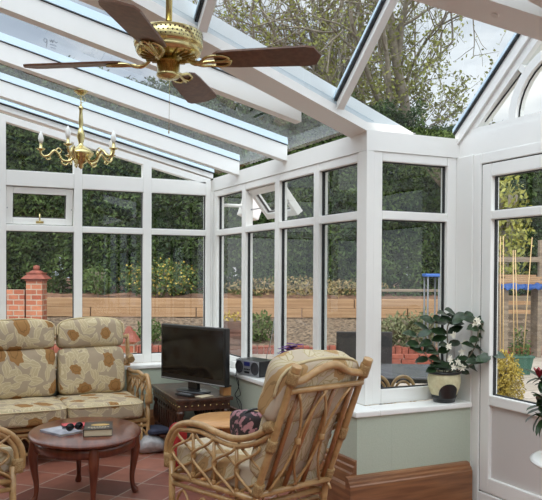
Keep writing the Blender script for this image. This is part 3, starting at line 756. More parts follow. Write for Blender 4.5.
book('pink_booklet', 'thin pink booklet peeping out behind the dark hardback', 'booklet', -1.475, -1.53, Zt, .20, .11, .012, radians(-8), PINKC, PAGE)
# black camera case / spectacles on top
t = thing('spectacles', 'black folded spectacles resting on the magazine and pink booklet', 'spectacles', (-1.53, -1.70, Zt+.0135), radians(20))
bm = B()
for s in (-1, 1):
    tube(bm, [(s*.03+.024*cos(a_), .0, .022+.02*sin(a_)) for a_ in [2*pi*k/16 for k in range(16)]], .004, 6, closed=True)
    lathe(bm, [(0, -.002), (1, -.001), (1, .001), (0, .002)], seg=16, M=Matrix.Translation((s*.03, 0, .022)) @ Matrix.Rotation(pi/2, 4, 'X') @ Matrix.Scale(.022, 4, (1, 0, 0)) @ Matrix.Scale(.018, 4, (0, 1, 0)))
obj('lens_frame', bm, BLACK, t)
bm = B(); tube(bm, smooth_path([(-.052, 0, .03), (-.05, .05, .012), (.03, .06, .006)], 4), .004, 6); tube(bm, smooth_path([(.052, 0, .03), (.05, .045, .014), (-.03, .05, .01)], 4), .004, 6); obj('temple_arm', bm, BLACK, t)

# ------------------------------------------------------------------ carved corner table, TV
tt = thing('carved_table', 'low carved dark wood table with brass studs in the corner under the television', 'table', (-.445, -.665, 0), radians(-3))
bm = B(); box(bm, (-.22, -.41, .425), (.22, .41, .45), bev=.005); obj('tabletop', bm, DARKWOOD, tt)
bm = B(); box(bm, (-.20, -.39, .36), (.20, -.375, .4245)); box(bm, (-.20, .375, .36), (.20, .39, .4245)); box(bm, (-.20, -.374, .36), (-.185, .374, .4245)); box(bm, (.185, -.374, .36), (.20, .374, .4245)); obj('apron', bm, DARKWOOD, tt)
for sx in (-1, 1):
    for sy in (-1, 1):
        bm = B(); lathe(bm, [(.026, .36), (.03, .33), (.018, .31), (.028, .26), (.03, .2), (.016, .15), (.024, .1), (.028, .05), (.018, .01), (.016, 0)], (sx*.175, sy*.365, 0), 14); obj('leg', bm, DARKWOOD, tt)
bm = B()
for k in range(14):
    v = -.39+.78*k/13; lathe(bm, [(.0045, 0), (.003, .002), (0, .003)], seg=8, M=Matrix.Translation((-.2, v, .395)) @ Matrix.Scale(1.7, 4) @ Matrix.Rotation(-pi/2, 4, 'Y'))
for k in range(9):
    u = -.19+.38*k/8; lathe(bm, [(.0045, 0), (.003, .002), (0, .003)], seg=8, M=Matrix.Translation((u, -.39, .395)) @ Matrix.Scale(1.7, 4) @ Matrix.Rotation(pi/2, 4, 'X'))
for k in range(30): lathe(bm, [(.003, .45), (.002, .4515), (0, .452)], (-.205, -.395+.79*k/29, 0), 6)
for k in range(16): lathe(bm, [(.003, .45), (.002, .4515), (0, .452)], (-.2+.4*k/15, -.395, 0), 6)
obj('stud', bm, BRASS, tt).__setitem__('kind', 'stuff')
bm = B(); box(bm, (-.19, -.36, .14), (.17, .36, .155)); obj('shelf', bm, DARKWOOD, tt)
for sx in (-.175, .175):
    bm = B(); box(bm, (sx-.005, -.31, .30), (sx+.005, .33, .32))
    for k in range(9): box(bm, (sx-.006, -.31+k*.072, .1551), (sx+.006, -.275+k*.072, .3599))
    obj('lattice_panel', bm, DARKWOOD, tt)

tv = thing('television', 'black flat-screen television standing on the carved corner table', 'television', (-.44, -.74, .451), -1.19)
w, z0, h = .375, .07, .44
bm = B(); box(bm, (-w, -.02, z0), (w, .03, z0+h), bev=.006); cushion(bm, (0, .04, z0+h/2), (.27, .03, .15), 6, 0, 4, wob=0); obj('casing', bm, BLACK, tv)
bm = B(); box(bm, (-w+.022, -.022, z0+.05), (w-.022, -.0201, z0+h-.022)); obj('screen', bm, SCREEN, tv)
bm = B(); box(bm, (-w+.004, -.0235, z0+.006), (w-.004, -.0202, z0+.014), bev=.001); obj('silver_trim', bm, SILVER, tv)
bm = B(); lathe(bm, [(1, 0), (1, .008), (.85, .014), (.2, .02), (0, .02)], seg=32, sx=.17, sy=.10); box(bm, (-.05, -.012, .015), (.05, .022, z0+.01)); obj('stand', bm, BLACK, tv)
t = thing('remote_control', 'black remote control lying on the corner of the carved table', 'remote control', (-.575, -.93, .452), radians(25))
bm = B(); box(bm, (-.024, -.085, 0), (.024, .085, .018), bev=.006); obj('remote_body', bm, BLACK, t)
bm = B()
for i in range(3):
    for j in range(7): box(bm, (-.016+i*.012, -.065+j*.018, .0181), (-.008+i*.012, -.055+j*.018, .0195))
obj('remote_buttons', bm, SILVER, t)['kind'] = 'stuff'
t = thing('wooden_box', 'small brown wooden box on the carved table behind the television', 'box', (-.275, -.99, .452), radians(-3))
bm = B(); box(bm, (-.03, -.05, 0), (.03, .05, .065), bev=.003); obj('box_body', bm, PINE, t)
bm = B(); box(bm, (-.033, -.053, .0652), (.033, .053, .078), bev=.003); obj('box_lid', bm, DARKWOOD, t)
bm = B(); box(bm, (-.06, -.04, 0), (.06, .04, .004), bev=.001); o = obj('paper_note', bm, PAGE); o.location = (-.45, -1.0, .452); o.rotation_euler[2] = .4; tag(o, 'small cream slip of paper on the carved table in front of the television', 'paper')
# cables
bm = B(); tube(bm, smooth_path([(-.20, -1.0, .60), (-.185, -1.03, .56), (-.18, -1.02, .50), (-.19, -.98, .44), (-.175, -1.05, .40), (-.18, -1.08, .34), (-.2, -1.02, .3), (-.24, -.98, .34)], 6), .0035, 6)
tag(obj('power_cable', bm, BLACK), 'black cable hanging down the sage wall from the radio', 'cable')
bm = B(); tube(bm, smooth_path([(-.17, -.95, .606), (-.175, -.98, .55), (-.18, -1.06, .46), (-.185, -1.0, .42), (-.2, -1.1, .36)], 6), .003, 6)
tag(obj('aerial_cable', bm, BLACK), 'thin second cable looping beside the thicker black one on the sage wall', 'cable')
# things beneath
def lumpy(name, label, cat, c, half, m, rz=0, k=3.2, wob=.03, n=10):
    bm = B(); cushion(bm, (0, 0, half[2]), half, k, .1, n, wob=wob); o = obj(name, bm, m); o.location = c; o.rotation_euler[2] = rz; return tag(o, label, cat)
BAGW = mat('crumpled_white_bag', (206, 204, 202), .5, noise_s=14, rgb2=(160, 158, 160), bump=.8)
NAVY = mat('navy_cloth', (48, 52, 72), .8, noise_s=20, rgb2=(62, 66, 86)); RED = mat('red_cloth', (150, 28, 30), .7, noise_s=14, rgb2=(176, 42, 40))
lumpy('carrier_bag', 'crumpled white carrier bag on the floor under the carved table', 'bag', (-.76, -.70, .002), (.10, .13, .07), BAGW, .3, 2.8, .05, 14)
o = lumpy('folded_cloth', 'folded dark blue cloth lying on top of the white carrier bag', 'cloth', (-.72, -.68, .145), (.09, .11, .02), NAVY, .2, 5, .012)
lumpy('red_bag', 'bright red bag standing on the floor by the pine table', 'bag', (-.74, -1.28, .002), (.05, .07, .16), RED, .4, 4, .02)

# round pine side table behind the armchair
pt = thing('side_table', 'small round honey-coloured pine table between armchair and carved table', 'table', (-.60, -1.83, 0), .3)
bm = B(); lathe(bm, [(0, .452), (.225, .452), (.235, .446), (.235, .436), (.225, .43), (0, .43)], seg=40); obj('tabletop', bm, PINE, pt)
bm = B(); lathe(bm, [(.03, .4295), (.035, .38), (.02, .34), (.032, .26), (.024, .16), (.04, .12), (.03, .08), (0, .07)], seg=16); obj('pedestal', bm, PINE, pt)
for k in range(3):
    a_ = 2*pi*k/3; bm = B(); tube(bm, smooth_path([(.02*cos(a_), .02*sin(a_), .11), (.1*cos(a_), .1*sin(a_), .08), (.2*cos(a_), .2*sin(a_), .016)], 4), .016, 8); obj('foot', bm, PINE, pt)
# patterned bag on the table
BAGP = mat('patterned_bag', (36, 26, 30), .6, noise_s=30, rgb2=(168, 118, 124), lo=.5, hi=.56)
t = thing('patterned_handbag', 'black and pink patterned handbag standing on the seat of the high-backed armchair', 'bag', (-.80, -2.62, .16), radians(10))
bm = B(); cushion(bm, (0, 0, .42), (.075, .095, .07), 4, .1, 12, wob=.02); obj('bag_body', bm, BAGP, t)
bm = B(); tube(bm, smooth_path([(-.05, -.05, .47), (-.04, -.05, .50), (.03, -.05, .505), (.05, -.05, .47)], 5), .006, 6); obj('strap', bm, BLACK, t)

# ------------------------------------------------------------------ sill things
t = thing('portable_radio', 'silver and black portable stereo radio on the right-hand window sill', 'radio', (-.095, -1.09, ZS+.002), radians(-90+14))
# local: x along the front (towards camera side), y depth outward
bm = B(); box(bm, (-.14, -.045, 0), (.14, .12, .12), bev=.014); obj('radio_body', bm, BLACK, t)
bm = B(); box(bm, (-.138, -.052, .004), (.138, -.0455, .116), bev=.003); f = obj('radio_front', bm, SILVER, t)
for s in (-1, 1):
    bm = B(); lathe(bm, [(.048, 0), (.048, .003), (.043, .004), (.04, .002), (.012, .002), (0, .006)], seg=24, M=Matrix.Translation((s*.095, -.0522, .062)) @ Matrix.Rotation(pi/2, 4, 'X')); obj('speaker_grille', bm, mat('grille', (54, 54, 58), .6), t)
bm = B(); box(bm, (-.035, -.0545, .075), (.035, -.0522, .105)); obj('display', bm, mat('lcd', (52, 56, 120), .3), t)
bm = B(); [lathe(bm, [(.007, 0), (.006, .004), (0, .004)], seg=10, M=Matrix.Translation((-.03+.02*k, -.0522, .05)) @ Matrix.Rotation(pi/2, 4, 'X')) for k in range(4)]; box(bm, (-.03, -.0545, .02), (.03, -.0522, .035)); obj('radio_buttons', bm, BLACK, t)
bm = B(); tube(bm, [(.10, .05, .13), (.16, .055, .30), (.20, .06, .50)], .0025, 6); obj('aerial', bm, SILVER, t)
bm = B(); lathe(bm, [(.03, 0), (.034, .01), (.03, .05), (.026, .055), (0, .055)]); o = obj('white_cup', bm, WHITE); o.location = (-.05, -.62, ZS+.002); tag(o, 'small white cup on the sill behind the television edge', 'cup')

# african violet
t = thing('potted_violet', 'purple African violet in a small pot on the sill behind the armchair', 'potted plant', (-.05, -1.66, ZS+.002)); t.scale = (1.25, 1.25, 1.25)
bm = B(); lathe(bm, [(.045, 0), (.06, .08), (.066, .085), (.066, .1), (.058, .1), (.055, .08), (0, .08)]); obj('pot', bm, BRICKCAP, t)
R = random.Random(3); bm = B()
for k in range(26):
    a = R.uniform(0, 2*pi); e = R.uniform(.1, .8); d = V((cos(a)*cos(e), sin(a)*cos(e), sin(e))); leaf(bm, V((0, 0, .10))+d*.03, d, (0, 0, 1), R.uniform(.07, .11), .055, .4)
obj('leaves', bm, mat('violet_leaf', (64, 98, 46), .7, noise_s=20, rgb2=(90, 128, 62)), t)
bm = B()
for k in range(34):
    a = R.uniform(0, 2*pi); r = R.uniform(0, .09); c = V((cos(a)*r, sin(a)*r, .19+R.uniform(-.03, .045)-r*.3))
    for j in range(5):
        b_ = 2*pi*j/5+k; leaf(bm, c, (cos(b_), sin(b_), .3), (0, 0, 1), .026, .022, .2)
obj('flowers', bm, PETAL_P, t)

# stephanotis in a cream pot
t = thing('jasmine_plant', 'white-flowered climbing plant in a cream pot on the bay window sill', 'potted plant', (.515, -2.585, ZS+.002))
bm = B(); lathe(bm, [(0, 0), (.062, 0), (.07, .03), (.094, .09), (.1, .13), (.094, .17), (.088, .178), (.08, .178), (.08, .15), (0, .15)], seg=36); obj('pot', bm, POTC, t)
bm = B(); lathe(bm, [(.0635, -.0), (.0725, .03), (.079, .045), (.07, .02)], seg=36)
# dark heart-shaped cut band on the front of the pot
MM = [];
for k in range(-9, 10):
    a = -pi/2-.36+k*.075; hgt = .105*sqrt(max(0, 1-(k/9.5)**2))
    MM.append((a, hgt))
for (a, h_), (b, h2) in zip(MM, MM[1:]):
    rr = lambda z: .074+.9*max(0, z-.03)*.36 if z < .09 else .0955+(z-.09)*.15
    ps = []
    for q, zz_ in ((a, .03), (b, .03), (b, .03+h2*.55), (a, .03+h_*.55)): ps.append(bm.verts.new((cos(q)*(rr(zz_)+.004), sin(q)*(rr(zz_)+.004), zz_)))
    ps2 = []
    for q, z1, z2 in ((a, h_, 0), (b, h2, 0)): ps2.append(bm.verts.new((cos(q)*(rr(.03+z1)+.003), sin(q)*(rr(.03+z1)+.003), .03+z1*.85)))
    try: bm.faces.new(ps); bm.faces.new((ps[3], ps[2], ps2[1], ps2[0]))
    except Exception: pass
obj('pot_motif', bm, BLACK, t)
bm = B(); lathe(bm, [(.093, .170), (.104, .176), (.104, .184), (.085, .186), (.08, .172)], seg=36); obj('pot_rim', bm, BLACK, t)
R = random.Random(11); bs = B(); bl = B(); bf = B()
def bloom(c, n=5, s=.023):
    bf = B()
    for j in range(n):
        a = 2*pi*j/n+R.random(); leaf(bf, c, V((cos(a), -.5+R.uniform(-.2, .2), sin(a))), (0, -1, 0), s, s*.5, .3)
    bmesh.ops.remove_doubles(bf, verts=bf.verts, dist=.0035); obj('flower', bf, PETAL, t)
vines = [[(0, 0, .17), (-.05, -.02, .30), (-.10, -.02, .42), (-.06, -.03, .50), (.0, -.02, .53)],
         [(.01, 0, .17), (.01, -.02, .34), (.0, -.03, .46), (.07, -.03, .54), (.16, -.04, .49)],
         [(.02, 0, .17), (.12, -.03, .27), (.16, -.04, .38), (.15, -.05, .47), (.09, -.04, .51)],
         [(-.02, 0, .17), (-.10, -.02, .27), (-.15, -.03, .34), (-.17, -.03, .42)],
         [(.03, 0, .17), (.11, -.05, .22), (.18, -.06, .27), (.22, -.06, .30)]]
vines = [[(a*(.84 if a > 0 else 1.35), b-max(0, a-.04)*.8, c) for a, b, c in v] for v in vines]
for v in vines:
    P = smooth_path(v, 7); tube(bs, P, .004, 6)
    for i in range(3, len(P), 4):
        T = (P[min(i+1, len(P)-1)]-P[i-1]).normalized()
        for s in (-1, 1):
            d = (V((s, R.uniform(-.7, .1), R.uniform(-.3, .45)))+T*.2).normalized()
            leaf(bl, P[i], d, (R.uniform(-.3, .3), -.8, .8), R.uniform(.09, .12), R.uniform(.052, .068), R.uniform(.1, .5))
leaf(bl, V((.165, -.16, .30)), (.35, -.1, -.9), (.5, -.8, 0), .11, .075, .1)
for c in ((-.03, -.10, .225), (.0, -.11, .235), (-.005, -.10, .25), (.05, -.08, .31), (-.045, -.09, .27), (-.055, -.08, .35), (.07, -.07, .36), (.0, -.06, .42), (.10, -.16, .50), (.085, -.15, .485), (.03, -.12, .225)):
    for q in range(2): bloom(V(c)+V((R.uniform(-.012, .012), -.02, R.uniform(-.01, .01))))
obj('stems', bs, BARK, t); obj('leaves', bl, LEAF_D, t)

# ------------------------------------------------------------------ white stand and red-flowered plant at the right edge
TW = V((-.335, -4.38, 0)); TH = .725
t = thing('white_stand', 'white round-edged plant stand cut off at the bottom right', 'table', (.03, -4.13, 0), 0)
bm = B(); lathe(bm, [(0, .65), (.235, .65), (.25, .643), (.25, .637), (.24, .63), (0, .63)], seg=40); obj('tabletop', bm, WHITE, t)
bm = B(); lathe(bm, [(.03, .6295), (.025, .3), (.03, .08), (.14, .03), (.15, 0)], seg=24); obj('pedestal', bm, WHITE, t)
t = thing('red_flowered_plant', 'dark-leaved plant with a red bud at the right edge above the white stand', 'potted plant', (.0, -4.10, .652), 0)
bm = B(); lathe(bm, [(0, 0), (.055, 0), (.075, .12), (.07, .12), (.066, .1), (0, .1)]); obj('pot', bm, GREENPOT, t)
R = random.Random(5); bl = B(); bs = B(); br = B()
for (ex, ey, ez) in ((-.17, .075, .32), (-.19, .08, .26), (-.15, .05, .34), (-.185, .075, .18), (.05, .1, .3), (.1, -.05, .25), (-.02, -.08, .35), (-.19, .07, .22)):
    P = smooth_path([(0, 0, .08), (ex*.45, ey*.45, ez*.75), (ex, ey, ez)], 5); tube(bs, P, .004, 6)
    for k in range(7):
        d = V((ex, ey, 0)).normalized()*.5+rdir(R)*.8; leaf(bl, P[-1-R.randint(0, 3)], d, (0, 0, 1), R.uniform(.05, .08), .035, .3)
for j in range(7):
    a = 2*pi*j/7; leaf(br, V((-.172, .076, .325)), V((cos(a)*.35, sin(a)*.35, 1)), (cos(a), sin(a), 0), .045, .02, -.2)
obj('stems', bs, SHRUB, t); obj('leaves', bl, LEAF_D, t); obj('bud', br, PETAL_R, t)

# ------------------------------------------------------------------ ceiling fan
fc = V((-1.551, -3.601, 2.147))
fan = thing('ceiling_fan', 'brass ceiling fan with four dark brown blades hanging from the glass roof', 'ceiling fan', fc)
fan.rotation_euler = (-.028, .018, 0)
bm = B(); lathe(bm, [(.012, .10), (.012, .46)], seg=12); lathe(bm, [(.02, .10), (.02, .13), (.012, .14)], seg=12); lathe(bm, [(.05, .46), (.03, .43), (.012, .42)], seg=16); obj('down_rod', bm, BRASS_P, fan)
bm = B(); lathe(bm, [(.02, .108), (.08, .104), (.112, .10), (.122, .094), (.124, .05), (.121, .044), (.11, .04), (.118, .03), (.112, .02), (.09, .012), (.06, .008), (0, .006)], seg=40); mo = obj('motor_housing', bm, BRASS, fan)
bm = B()
for k in range(48):
    for j in range(3):
        a = 2*pi*(k+.5*(j % 2))/48; lathe(bm, [(.0035, 0), (0, .0015)], seg=6, M=Matrix.Rotation(a, 4, 'Z') @ Matrix.Translation((.1232, 0, .058+j*.013)) @ Matrix.Rotation(pi/2, 4, 'Y'))
obj('perforation', bm, DARKWOOD, mo)['kind'] = 'stuff'
bm = B()
for k in range(20):
    a = 2*pi*k/20; q = V((cos(a), sin(a), 0)); tube(bm, [q*.10+V((0, 0, .0145)), q*.075+V((0, 0, .0085)), q*.05+V((0, 0, .006))], .004, 5)
obj('filigree', bm, mat('aged_brass', (150, 122, 66), .3, 1), mo)['kind'] = 'stuff'
bm = B(); lathe(bm, [(.034, .0058), (.034, -.004), (.042, -.008), (.040, -.05), (.044, -.054), (.038, -.064), (.012, -.068), (0, -.069)], seg=16); obj('switch_housing', bm, BRASS, fan)
bm = B(); tube(bm, [(.0, -.03, -.06), (-.005, -.033, -.09), (-.006, -.034, -.26)], .0008, 5); lathe(bm, [(0, -.275), (.003, -.27), (.002, -.26), (0, -.26)], (-.006, -.034, 0), 8); obj('pull_chain', bm, BRASS, fan)
blade = None
for k in range(4):
    a = 2.55+k*pi/2; Rz = Matrix.Rotation(a, 4, 'Z') @ Matrix.Rotation(radians(-12), 4, 'X')
    bm = B(); out = [(.17, -.035), (.19, -.05), (.25, -.056), (.5, -.064), (.53, -.055), (.552, -.0), (.53, .055), (.5, .064), (.25, .056), (.19, .05), (.17, .035)]
    prism(bm, [Rz @ V((x, y, -.008)) for x, y in out], Rz.to_3x3() @ V((0, 0, .007))); bl_ = obj('blade', bm, BLADE, fan)
    bm = B()
    for s in (-1, 1): tube(bm, [Rz @ V(p) for p in smooth_path([(.085, 0, -.012), (.12, s*.012, -.02), (.15, s*.03, -.012), (.20, s*.034, -.011), (.225, s*.015, -.011), (.20, 0, -.011)], 5)], .0055, 6)
    tube(bm, [Rz @ V(p) for p in smooth_path([(.07, 0, .0), (.10, 0, -.02), (.14, 0, -.014), (.235, 0, -.011)], 5)], .007, 6)
    obj('blade_iron', bm, BRASS, bl_)

# ------------------------------------------------------------------ chandelier
chd = thing('chandelier', 'five-armed polished brass chandelier with white candle bulbs hanging from a rafter', 'chandelier', (-1.44, -1.43, 0))
zt = 2.521
bm = B(); lathe(bm, [(0, zt-.028), (.02, zt-.026), (.035, zt-.012), (.045, zt-.004), (.045, zt-.001)], seg=24); obj('ceiling_rose', bm, BRASS, chd)
bm = B()
for k in range(5):
    z = zt-.03-k*.014; n = 10
    tube(bm, [((.006*cos(2*pi*i/n) if k % 2 else 0), (0 if k % 2 else .006*cos(2*pi*i/n)), z-.006+.010*sin(2*pi*i/n)) for i in range(n)], .0018, 5, closed=True)
tube(bm, smooth_path([(0, 0, zt-.02), (.02, 0, zt-.035), (.028, 0, zt-.06), (.004, 0, zt-.075), (.0, 0, zt-.09)], 5), .0018, 5)
obj('chain', bm, BRASS, chd)
bm = B(); zc = 2.075
lathe(bm, [(.003, zt-.085), (.008, zt-.095), (.016, zt-.105), (.013, zt-.115), (.01, zt-.125), (.012, zt-.16), (.015, zt-.20), (.011, zt-.23), (.018, zt-.25), (.026, zt-.29), (.014, zt-.33), (.018, zt-.345), (.045, zt-.36), (.078, zt-.385), (.08, zt-.40), (.06, zt-.42), (.05, zt-.44), (.03, zt-.455), (.014, zt-.465), (.018, zt-.48), (0, zt-.495)], seg=28); obj('centre_stem', bm, BRASS, chd)
BULB = mat('candle_bulb', (236, 236, 232), .3)
for k in range(5):
    a = radians(25)+2*pi*k/5; d = V((cos(a), sin(a), 0)); c = lambda r, z: d*r*(1.08 if r > .1 else 1)+V((0, 0, z))
    bm = B(); z0 = zt-.395
    tube(bm, smooth_path([c(.04, z0-.02), c(.07, z0-.05), c(.105, z0-.045), c(.125, z0-.01), c(.15, z0+.012), c(.18, z0-.02), c(.21, z0-.025), c(.225, z0-.005), c(.224, z0+.01)], 5), .008, 7)
    tube(bm, smooth_path([c(.07, z0-.05), c(.09, z0-.075), c(.11, z0-.06), c(.10, z0-.048)], 5), .005, 6); tube(bm, smooth_path([c(.18, z0-.02), c(.17, z0-.04), c(.19, z0-.045), c(.2, z0-.03)], 5), .004, 6)
    tube(bm, smooth_path([c(.125, z0-.01), c(.11, z0+.012), c(.125, z0+.028), c(.14, z0+.016)], 5), .004, 6)
    lathe(bm, [(.01, 0), (.026, .008), (.028, .013), (.012, .013), (.0095, .016), (.0095, .045), (0, .046)], c(.224, z0+.008), 16)
    ar = obj('branch', bm, BRASS, chd)
    bm = B(); lathe(bm, [(.008, 0), (.015, .014), (.0175, .03), (.013, .052), (.005, .070), (0, .076)], c(.224, z0+.054), 14); obj('bulb', bm, BULB, ar)

# ------------------------------------------------------------------ security light outside
t = thing('outdoor_lamp', 'small white outdoor lamp fixed beyond the first right-hand window', 'lamp', (.30, -.02, 1.98))
bm = B(); box(bm, (-.02, -.08, -.09), (.14, .08, .09), Matrix.Rotation(radians(20), 4, 'Y'), .01); obj('lamp_housing', bm, WHITE, t)
bm = B(); tube(bm, [(-.2, .03, 0), (.0, 0, 0)], .015, 8); obj('bracket', bm, WHITE, t)

# ------------------------------------------------------------------ garden
def g(s, D, z): return CAM*1.0*0+V((CAM.x, CAM.y, 0))+R0*s+F0*D+V((0, 0, z))
YG = -YAW
def gthing(name, label, cat, s, D, z=0, group=None, rz=0): return thing(name, label, cat, g(s, D, z), YG+rz, group)
def sx(u, D): return (u-271)/739.08*D
def hz(v, D, u=271): return 1.3865-(v-(270.2+2.7*u/542))/739.08*D
GZ = -.12
def gplane(name, D0, D1, z0, z1, s0, s1, m, nx=60, ny=30, amp=.0, seed=0):
    bm = B(); rows = []
    for j in range(ny+1):
        D = D0+(D1-D0)*j/ny; rows.append([bm.verts.new(g(s0+(s1-s0)*i/nx, D, z0+(z1-z0)*j/ny+amp*noise.noise(V((i*.7, j*.7, seed))))) for i in range(nx+1)])
    for a, b in zip(rows, rows[1:]):
        for i in range(nx): bm.faces.new((a[i], a[i+1], b[i+1], b[i]))
    bmesh.ops.recalc_face_normals(bm, faces=bm.faces)
    return struct(name, bm, m)
struct('ground', box(B(), (-40, -30, -.9), (60, 60, -.36)), SOIL)
bm = B()
# patio slab outside the room (two rectangles so that it never enters the house)
box(bm, (-3.9, .1, -.35), (.8, 12, GZ)); box(bm, (.801, -9, -.35), (14, 12, GZ))
struct('patio', bm, PAVING)
gplane('gravel_bank', 13.6, 17.0, GZ-.02, .33, -14, 16, GRAVEL, 110, 40, .05, 1)
gplane('soil_bank', 17.05, 23.5, .62, 1.15, -14, 16, SOIL, 90, 30, .12, 4)
# brick edging
t = gthing('brick_edging', 'low red brick edging between the paving and the gravel bank', 'edging', 0, 13.55)
bm = B(); R = random.Random(2)
for i in range(150):
    s = -9+i*.12+.0; h = R.uniform(-.015, .03)
    box(bm, (s, -.10, GZ), (s+.108, .10, GZ+.13+h), None, .008)
o = obj('brick', bm, BRICKCAP, t); o['kind'] = 'stuff'
# sleepers
ret = []
t0 = None
for row in range(2):
    for k in range(11):
        s = -12.6+k*2.42+(1.2 if row else 0)
        bm = B(); box(bm, (-1.2, -.10, 0), (1.2, .10, .212), None, .012)
        o = obj('railway_sleeper', bm, SLEEPER); o.location = g(s, 17.0, .335+row*.216); o.rotation_euler[2] = YG
        tag(o, ('lower' if row == 0 else 'upper')+' course pale timber sleeper of the garden retaining wall', 'sleeper', ('lower' if row == 0 else 'upper')+' course of retaining wall sleepers')
# brick pier and wall, left
t = gthing('brick_pier', 'tall red brick garden pier with a ball-topped terracotta cap', 'pier', sx(36.5, 15.5), 15.5)
bm = B(); box(bm, (-.165, -.165, GZ), (.165, .165, 1.16)); obj('pier_body', bm, BRICK, t)
bm = B(); box(bm, (-.19, -.19, 1.161), (.19, .19, 1.21), bev=.01)
def frus(bm, z0, w0, z1, w1):
    a = [bm.verts.new((x*w0, y*w0, z0)) for x, y in ((-1, -1), (1, -1), (1, 1), (-1, 1))]; b = [bm.verts.new((x*w1, y*w1, z1)) for x, y in ((-1, -1), (1, -1), (1, 1), (-1, 1))]
    for i in range(4): bm.faces.new((a[i], a[(i+1) % 4], b[(i+1) % 4], b[i]))
    bm.faces.new(a[::-1]); bm.faces.new(b)
frus(bm, 1.211, .25, 1.29, .17); frus(bm, 1.291, .16, 1.32, .155); frus(bm, 1.321, .17, 1.34, .17); frus(bm, 1.341, .13, 1.385, .07)
lathe(bm, [(0, 1.38), (.05, 1.39), (.07, 1.43), (.06, 1.48), (0, 1.50)], seg=16); obj('pier_cap', bm, BRICKCAP, t)
bm = B(); lathe(bm, [(0, 0)]*1+[(.02, 0), (.02, .02), (0, .02)]); bm.free()
bm = B(); box(bm, (-4.5, -.11, GZ), (0, .11, .98)); o = obj('brick_wall', bm, BRICK); o.location = g(sx(36.5, 15.5)-.22, 15.5, 0); o.rotation_euler[2] = YG
tag(o, 'low red brick garden wall running left from the tall pier', 'wall')
bm = B(); 
o['label'] = 'low red brick garden wall running left from the tall pier'
bm.free()
# small pier seen beside the sofa
t = gthing('small_brick_pier', 'short brick pier with a pitched red cap seen just right of the sofa', 'pier', sx(129, 9.5), 9.5)
bm = B(); box(bm, (-.085, -.085, GZ), (.085, .085, hz(342, 9.5))); obj('pier_body', bm, BRICK, t)
bm = B(); frus(bm, hz(342, 9.5)+.001, .13, hz(332, 9.5), .06); frus(bm, hz(332, 9.5)+.001, .05, hz(327, 9.5), .02); obj('pier_cap', bm, BRICKCAP, t)

# conifer hedge
def hedge_tree(s, D, top, w, lab, seed, n=15000, zb=.9):
    R = random.Random(seed); t = gthing('hedge_conifer', lab, 'tree', s, D, 0, 'conifers of the tall garden hedge')
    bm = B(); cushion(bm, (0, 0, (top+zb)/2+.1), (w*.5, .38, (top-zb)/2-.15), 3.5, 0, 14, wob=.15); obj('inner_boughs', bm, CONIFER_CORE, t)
    bm = B(); tube(bm, [(0, 0, .4), (0, 0, top*.8)], lambda q: .16*(1-q*.7), 8)
    obj('trunk', bm, BARK, t)
    it = []
    for _ in range(n):
        # points on the front/top shell
        a = R.uniform(-1, 1); q = R.random(); z = zb+(top-zb)*q
        half = w*.56
        front = -.8*(1-.25*a*a)*(1 if q < .85 else (1-(q-.85)*3.2))
        clump = .35*noise.noise(V((a*half*1.3+s, z*1.1, seed)))+.15*noise.noise(V((a*half*4+s, z*4, seed)))
        p = V((a*half, front-clump+R.uniform(-.1, .45), z+.5*noise.noise(V((a*3+s, seed, 0)))*q))
        d = V((R.uniform(-.7, .7), -R.uniform(.1, .9), R.uniform(-.9, .3))).normalized(); sd = d.cross(rdir(R)).normalized()
        it.append((p, d, sd, R.uniform(.09, .2), R.uniform(.03, .07)))
    quads('foliage', it, CONIFER, t)
HL = ['tall dark conifer at the far left of the hedge, behind the brick wall', 'dark conifer of the hedge right of the brick pier', 'dark conifer of the hedge seen through the middle back windows', 'dark conifer of the hedge behind the television corner', 'dark conifer of the hedge seen through the middle right-hand windows', 'dark conifer of the hedge seen through the window beside the corner post', 'dark conifer of the hedge seen through the bay window', 'dark conifer of the hedge seen through the door glass', 'conifer of the hedge at the right edge']
for i in range(9):
    s = -9.2+i*2.35
    hedge_tree(s, 19.9, 7.1-.30*i+(.25 if i % 2 else 0), 2.6, HL[i], 40+i, zb=.75)

# shrubs
def shrub(name, label, s, D, zbase, w, h, m, n=500, ls=.07, seed=1, cat='shrub', dots=None, group=None, stemr=.012):
    R = random.Random(seed); t = gthing(name, label, cat, s, D, zbase, group)
    bm = B()
    for k in range(9):
        a = R.uniform(0, 2*pi); r = w*.3*R.random(); tube(bm, smooth_path([(0, 0, 0), (cos(a)*r*.5, sin(a)*r*.5, h*.4), (cos(a)*r, sin(a)*r, h*.8)], 3), stemr, 5)
    obj('stems', bm, BARK, t)
    it = []; it2 = []
    for _ in range(n):
        v = rdir(R)*(R.random()**.4); p = V((v.x*w/2, v.y*w/2, h*.52+v.z*h*.48)); d = (rdir(R)+V((0, 0, .3))).normalized(); sd = d.cross(rdir(R)).normalized()
        it.append((p, d, sd, ls*R.uniform(.7, 1.3), ls*.5))
        if dots and R.random() < .35: it2.append((p*1.0+V((0, 0, .01))+v*.03, d, sd, ls*.6, ls*.5))
    quads('leaves', it, m, t)
    if it2: quads('blossom', it2, dots, t)
    return t
shrub('golden_bush', 'yellow-leaved bush just outside the glazed door', sx(503, 7.2), 7.2, GZ, .42, hz(350, 7.2)-GZ, YELLOW, 4500, .035, 7)
shrub('laurel_shrub', 'green shrub with pale blossom growing above the sleepers right of the sofa', sx(160, 18.2), 18.2, .72, 2.0, .95, SHRUB, 1500, .10, 8, dots=YELLOW)
shrub('laurel_shrub', 'small green shrub above the sleepers behind the sofa', sx(98, 18), 18, .75, .8, .75, SHRUB, 400, .11, 9)
shrub('weedy_bush', 'feathery green bush on the gravel bank seen behind the radio', sx(259, 14.6), 14.6, -.05, .75, .62, SHRUB, 700, .09, 10)
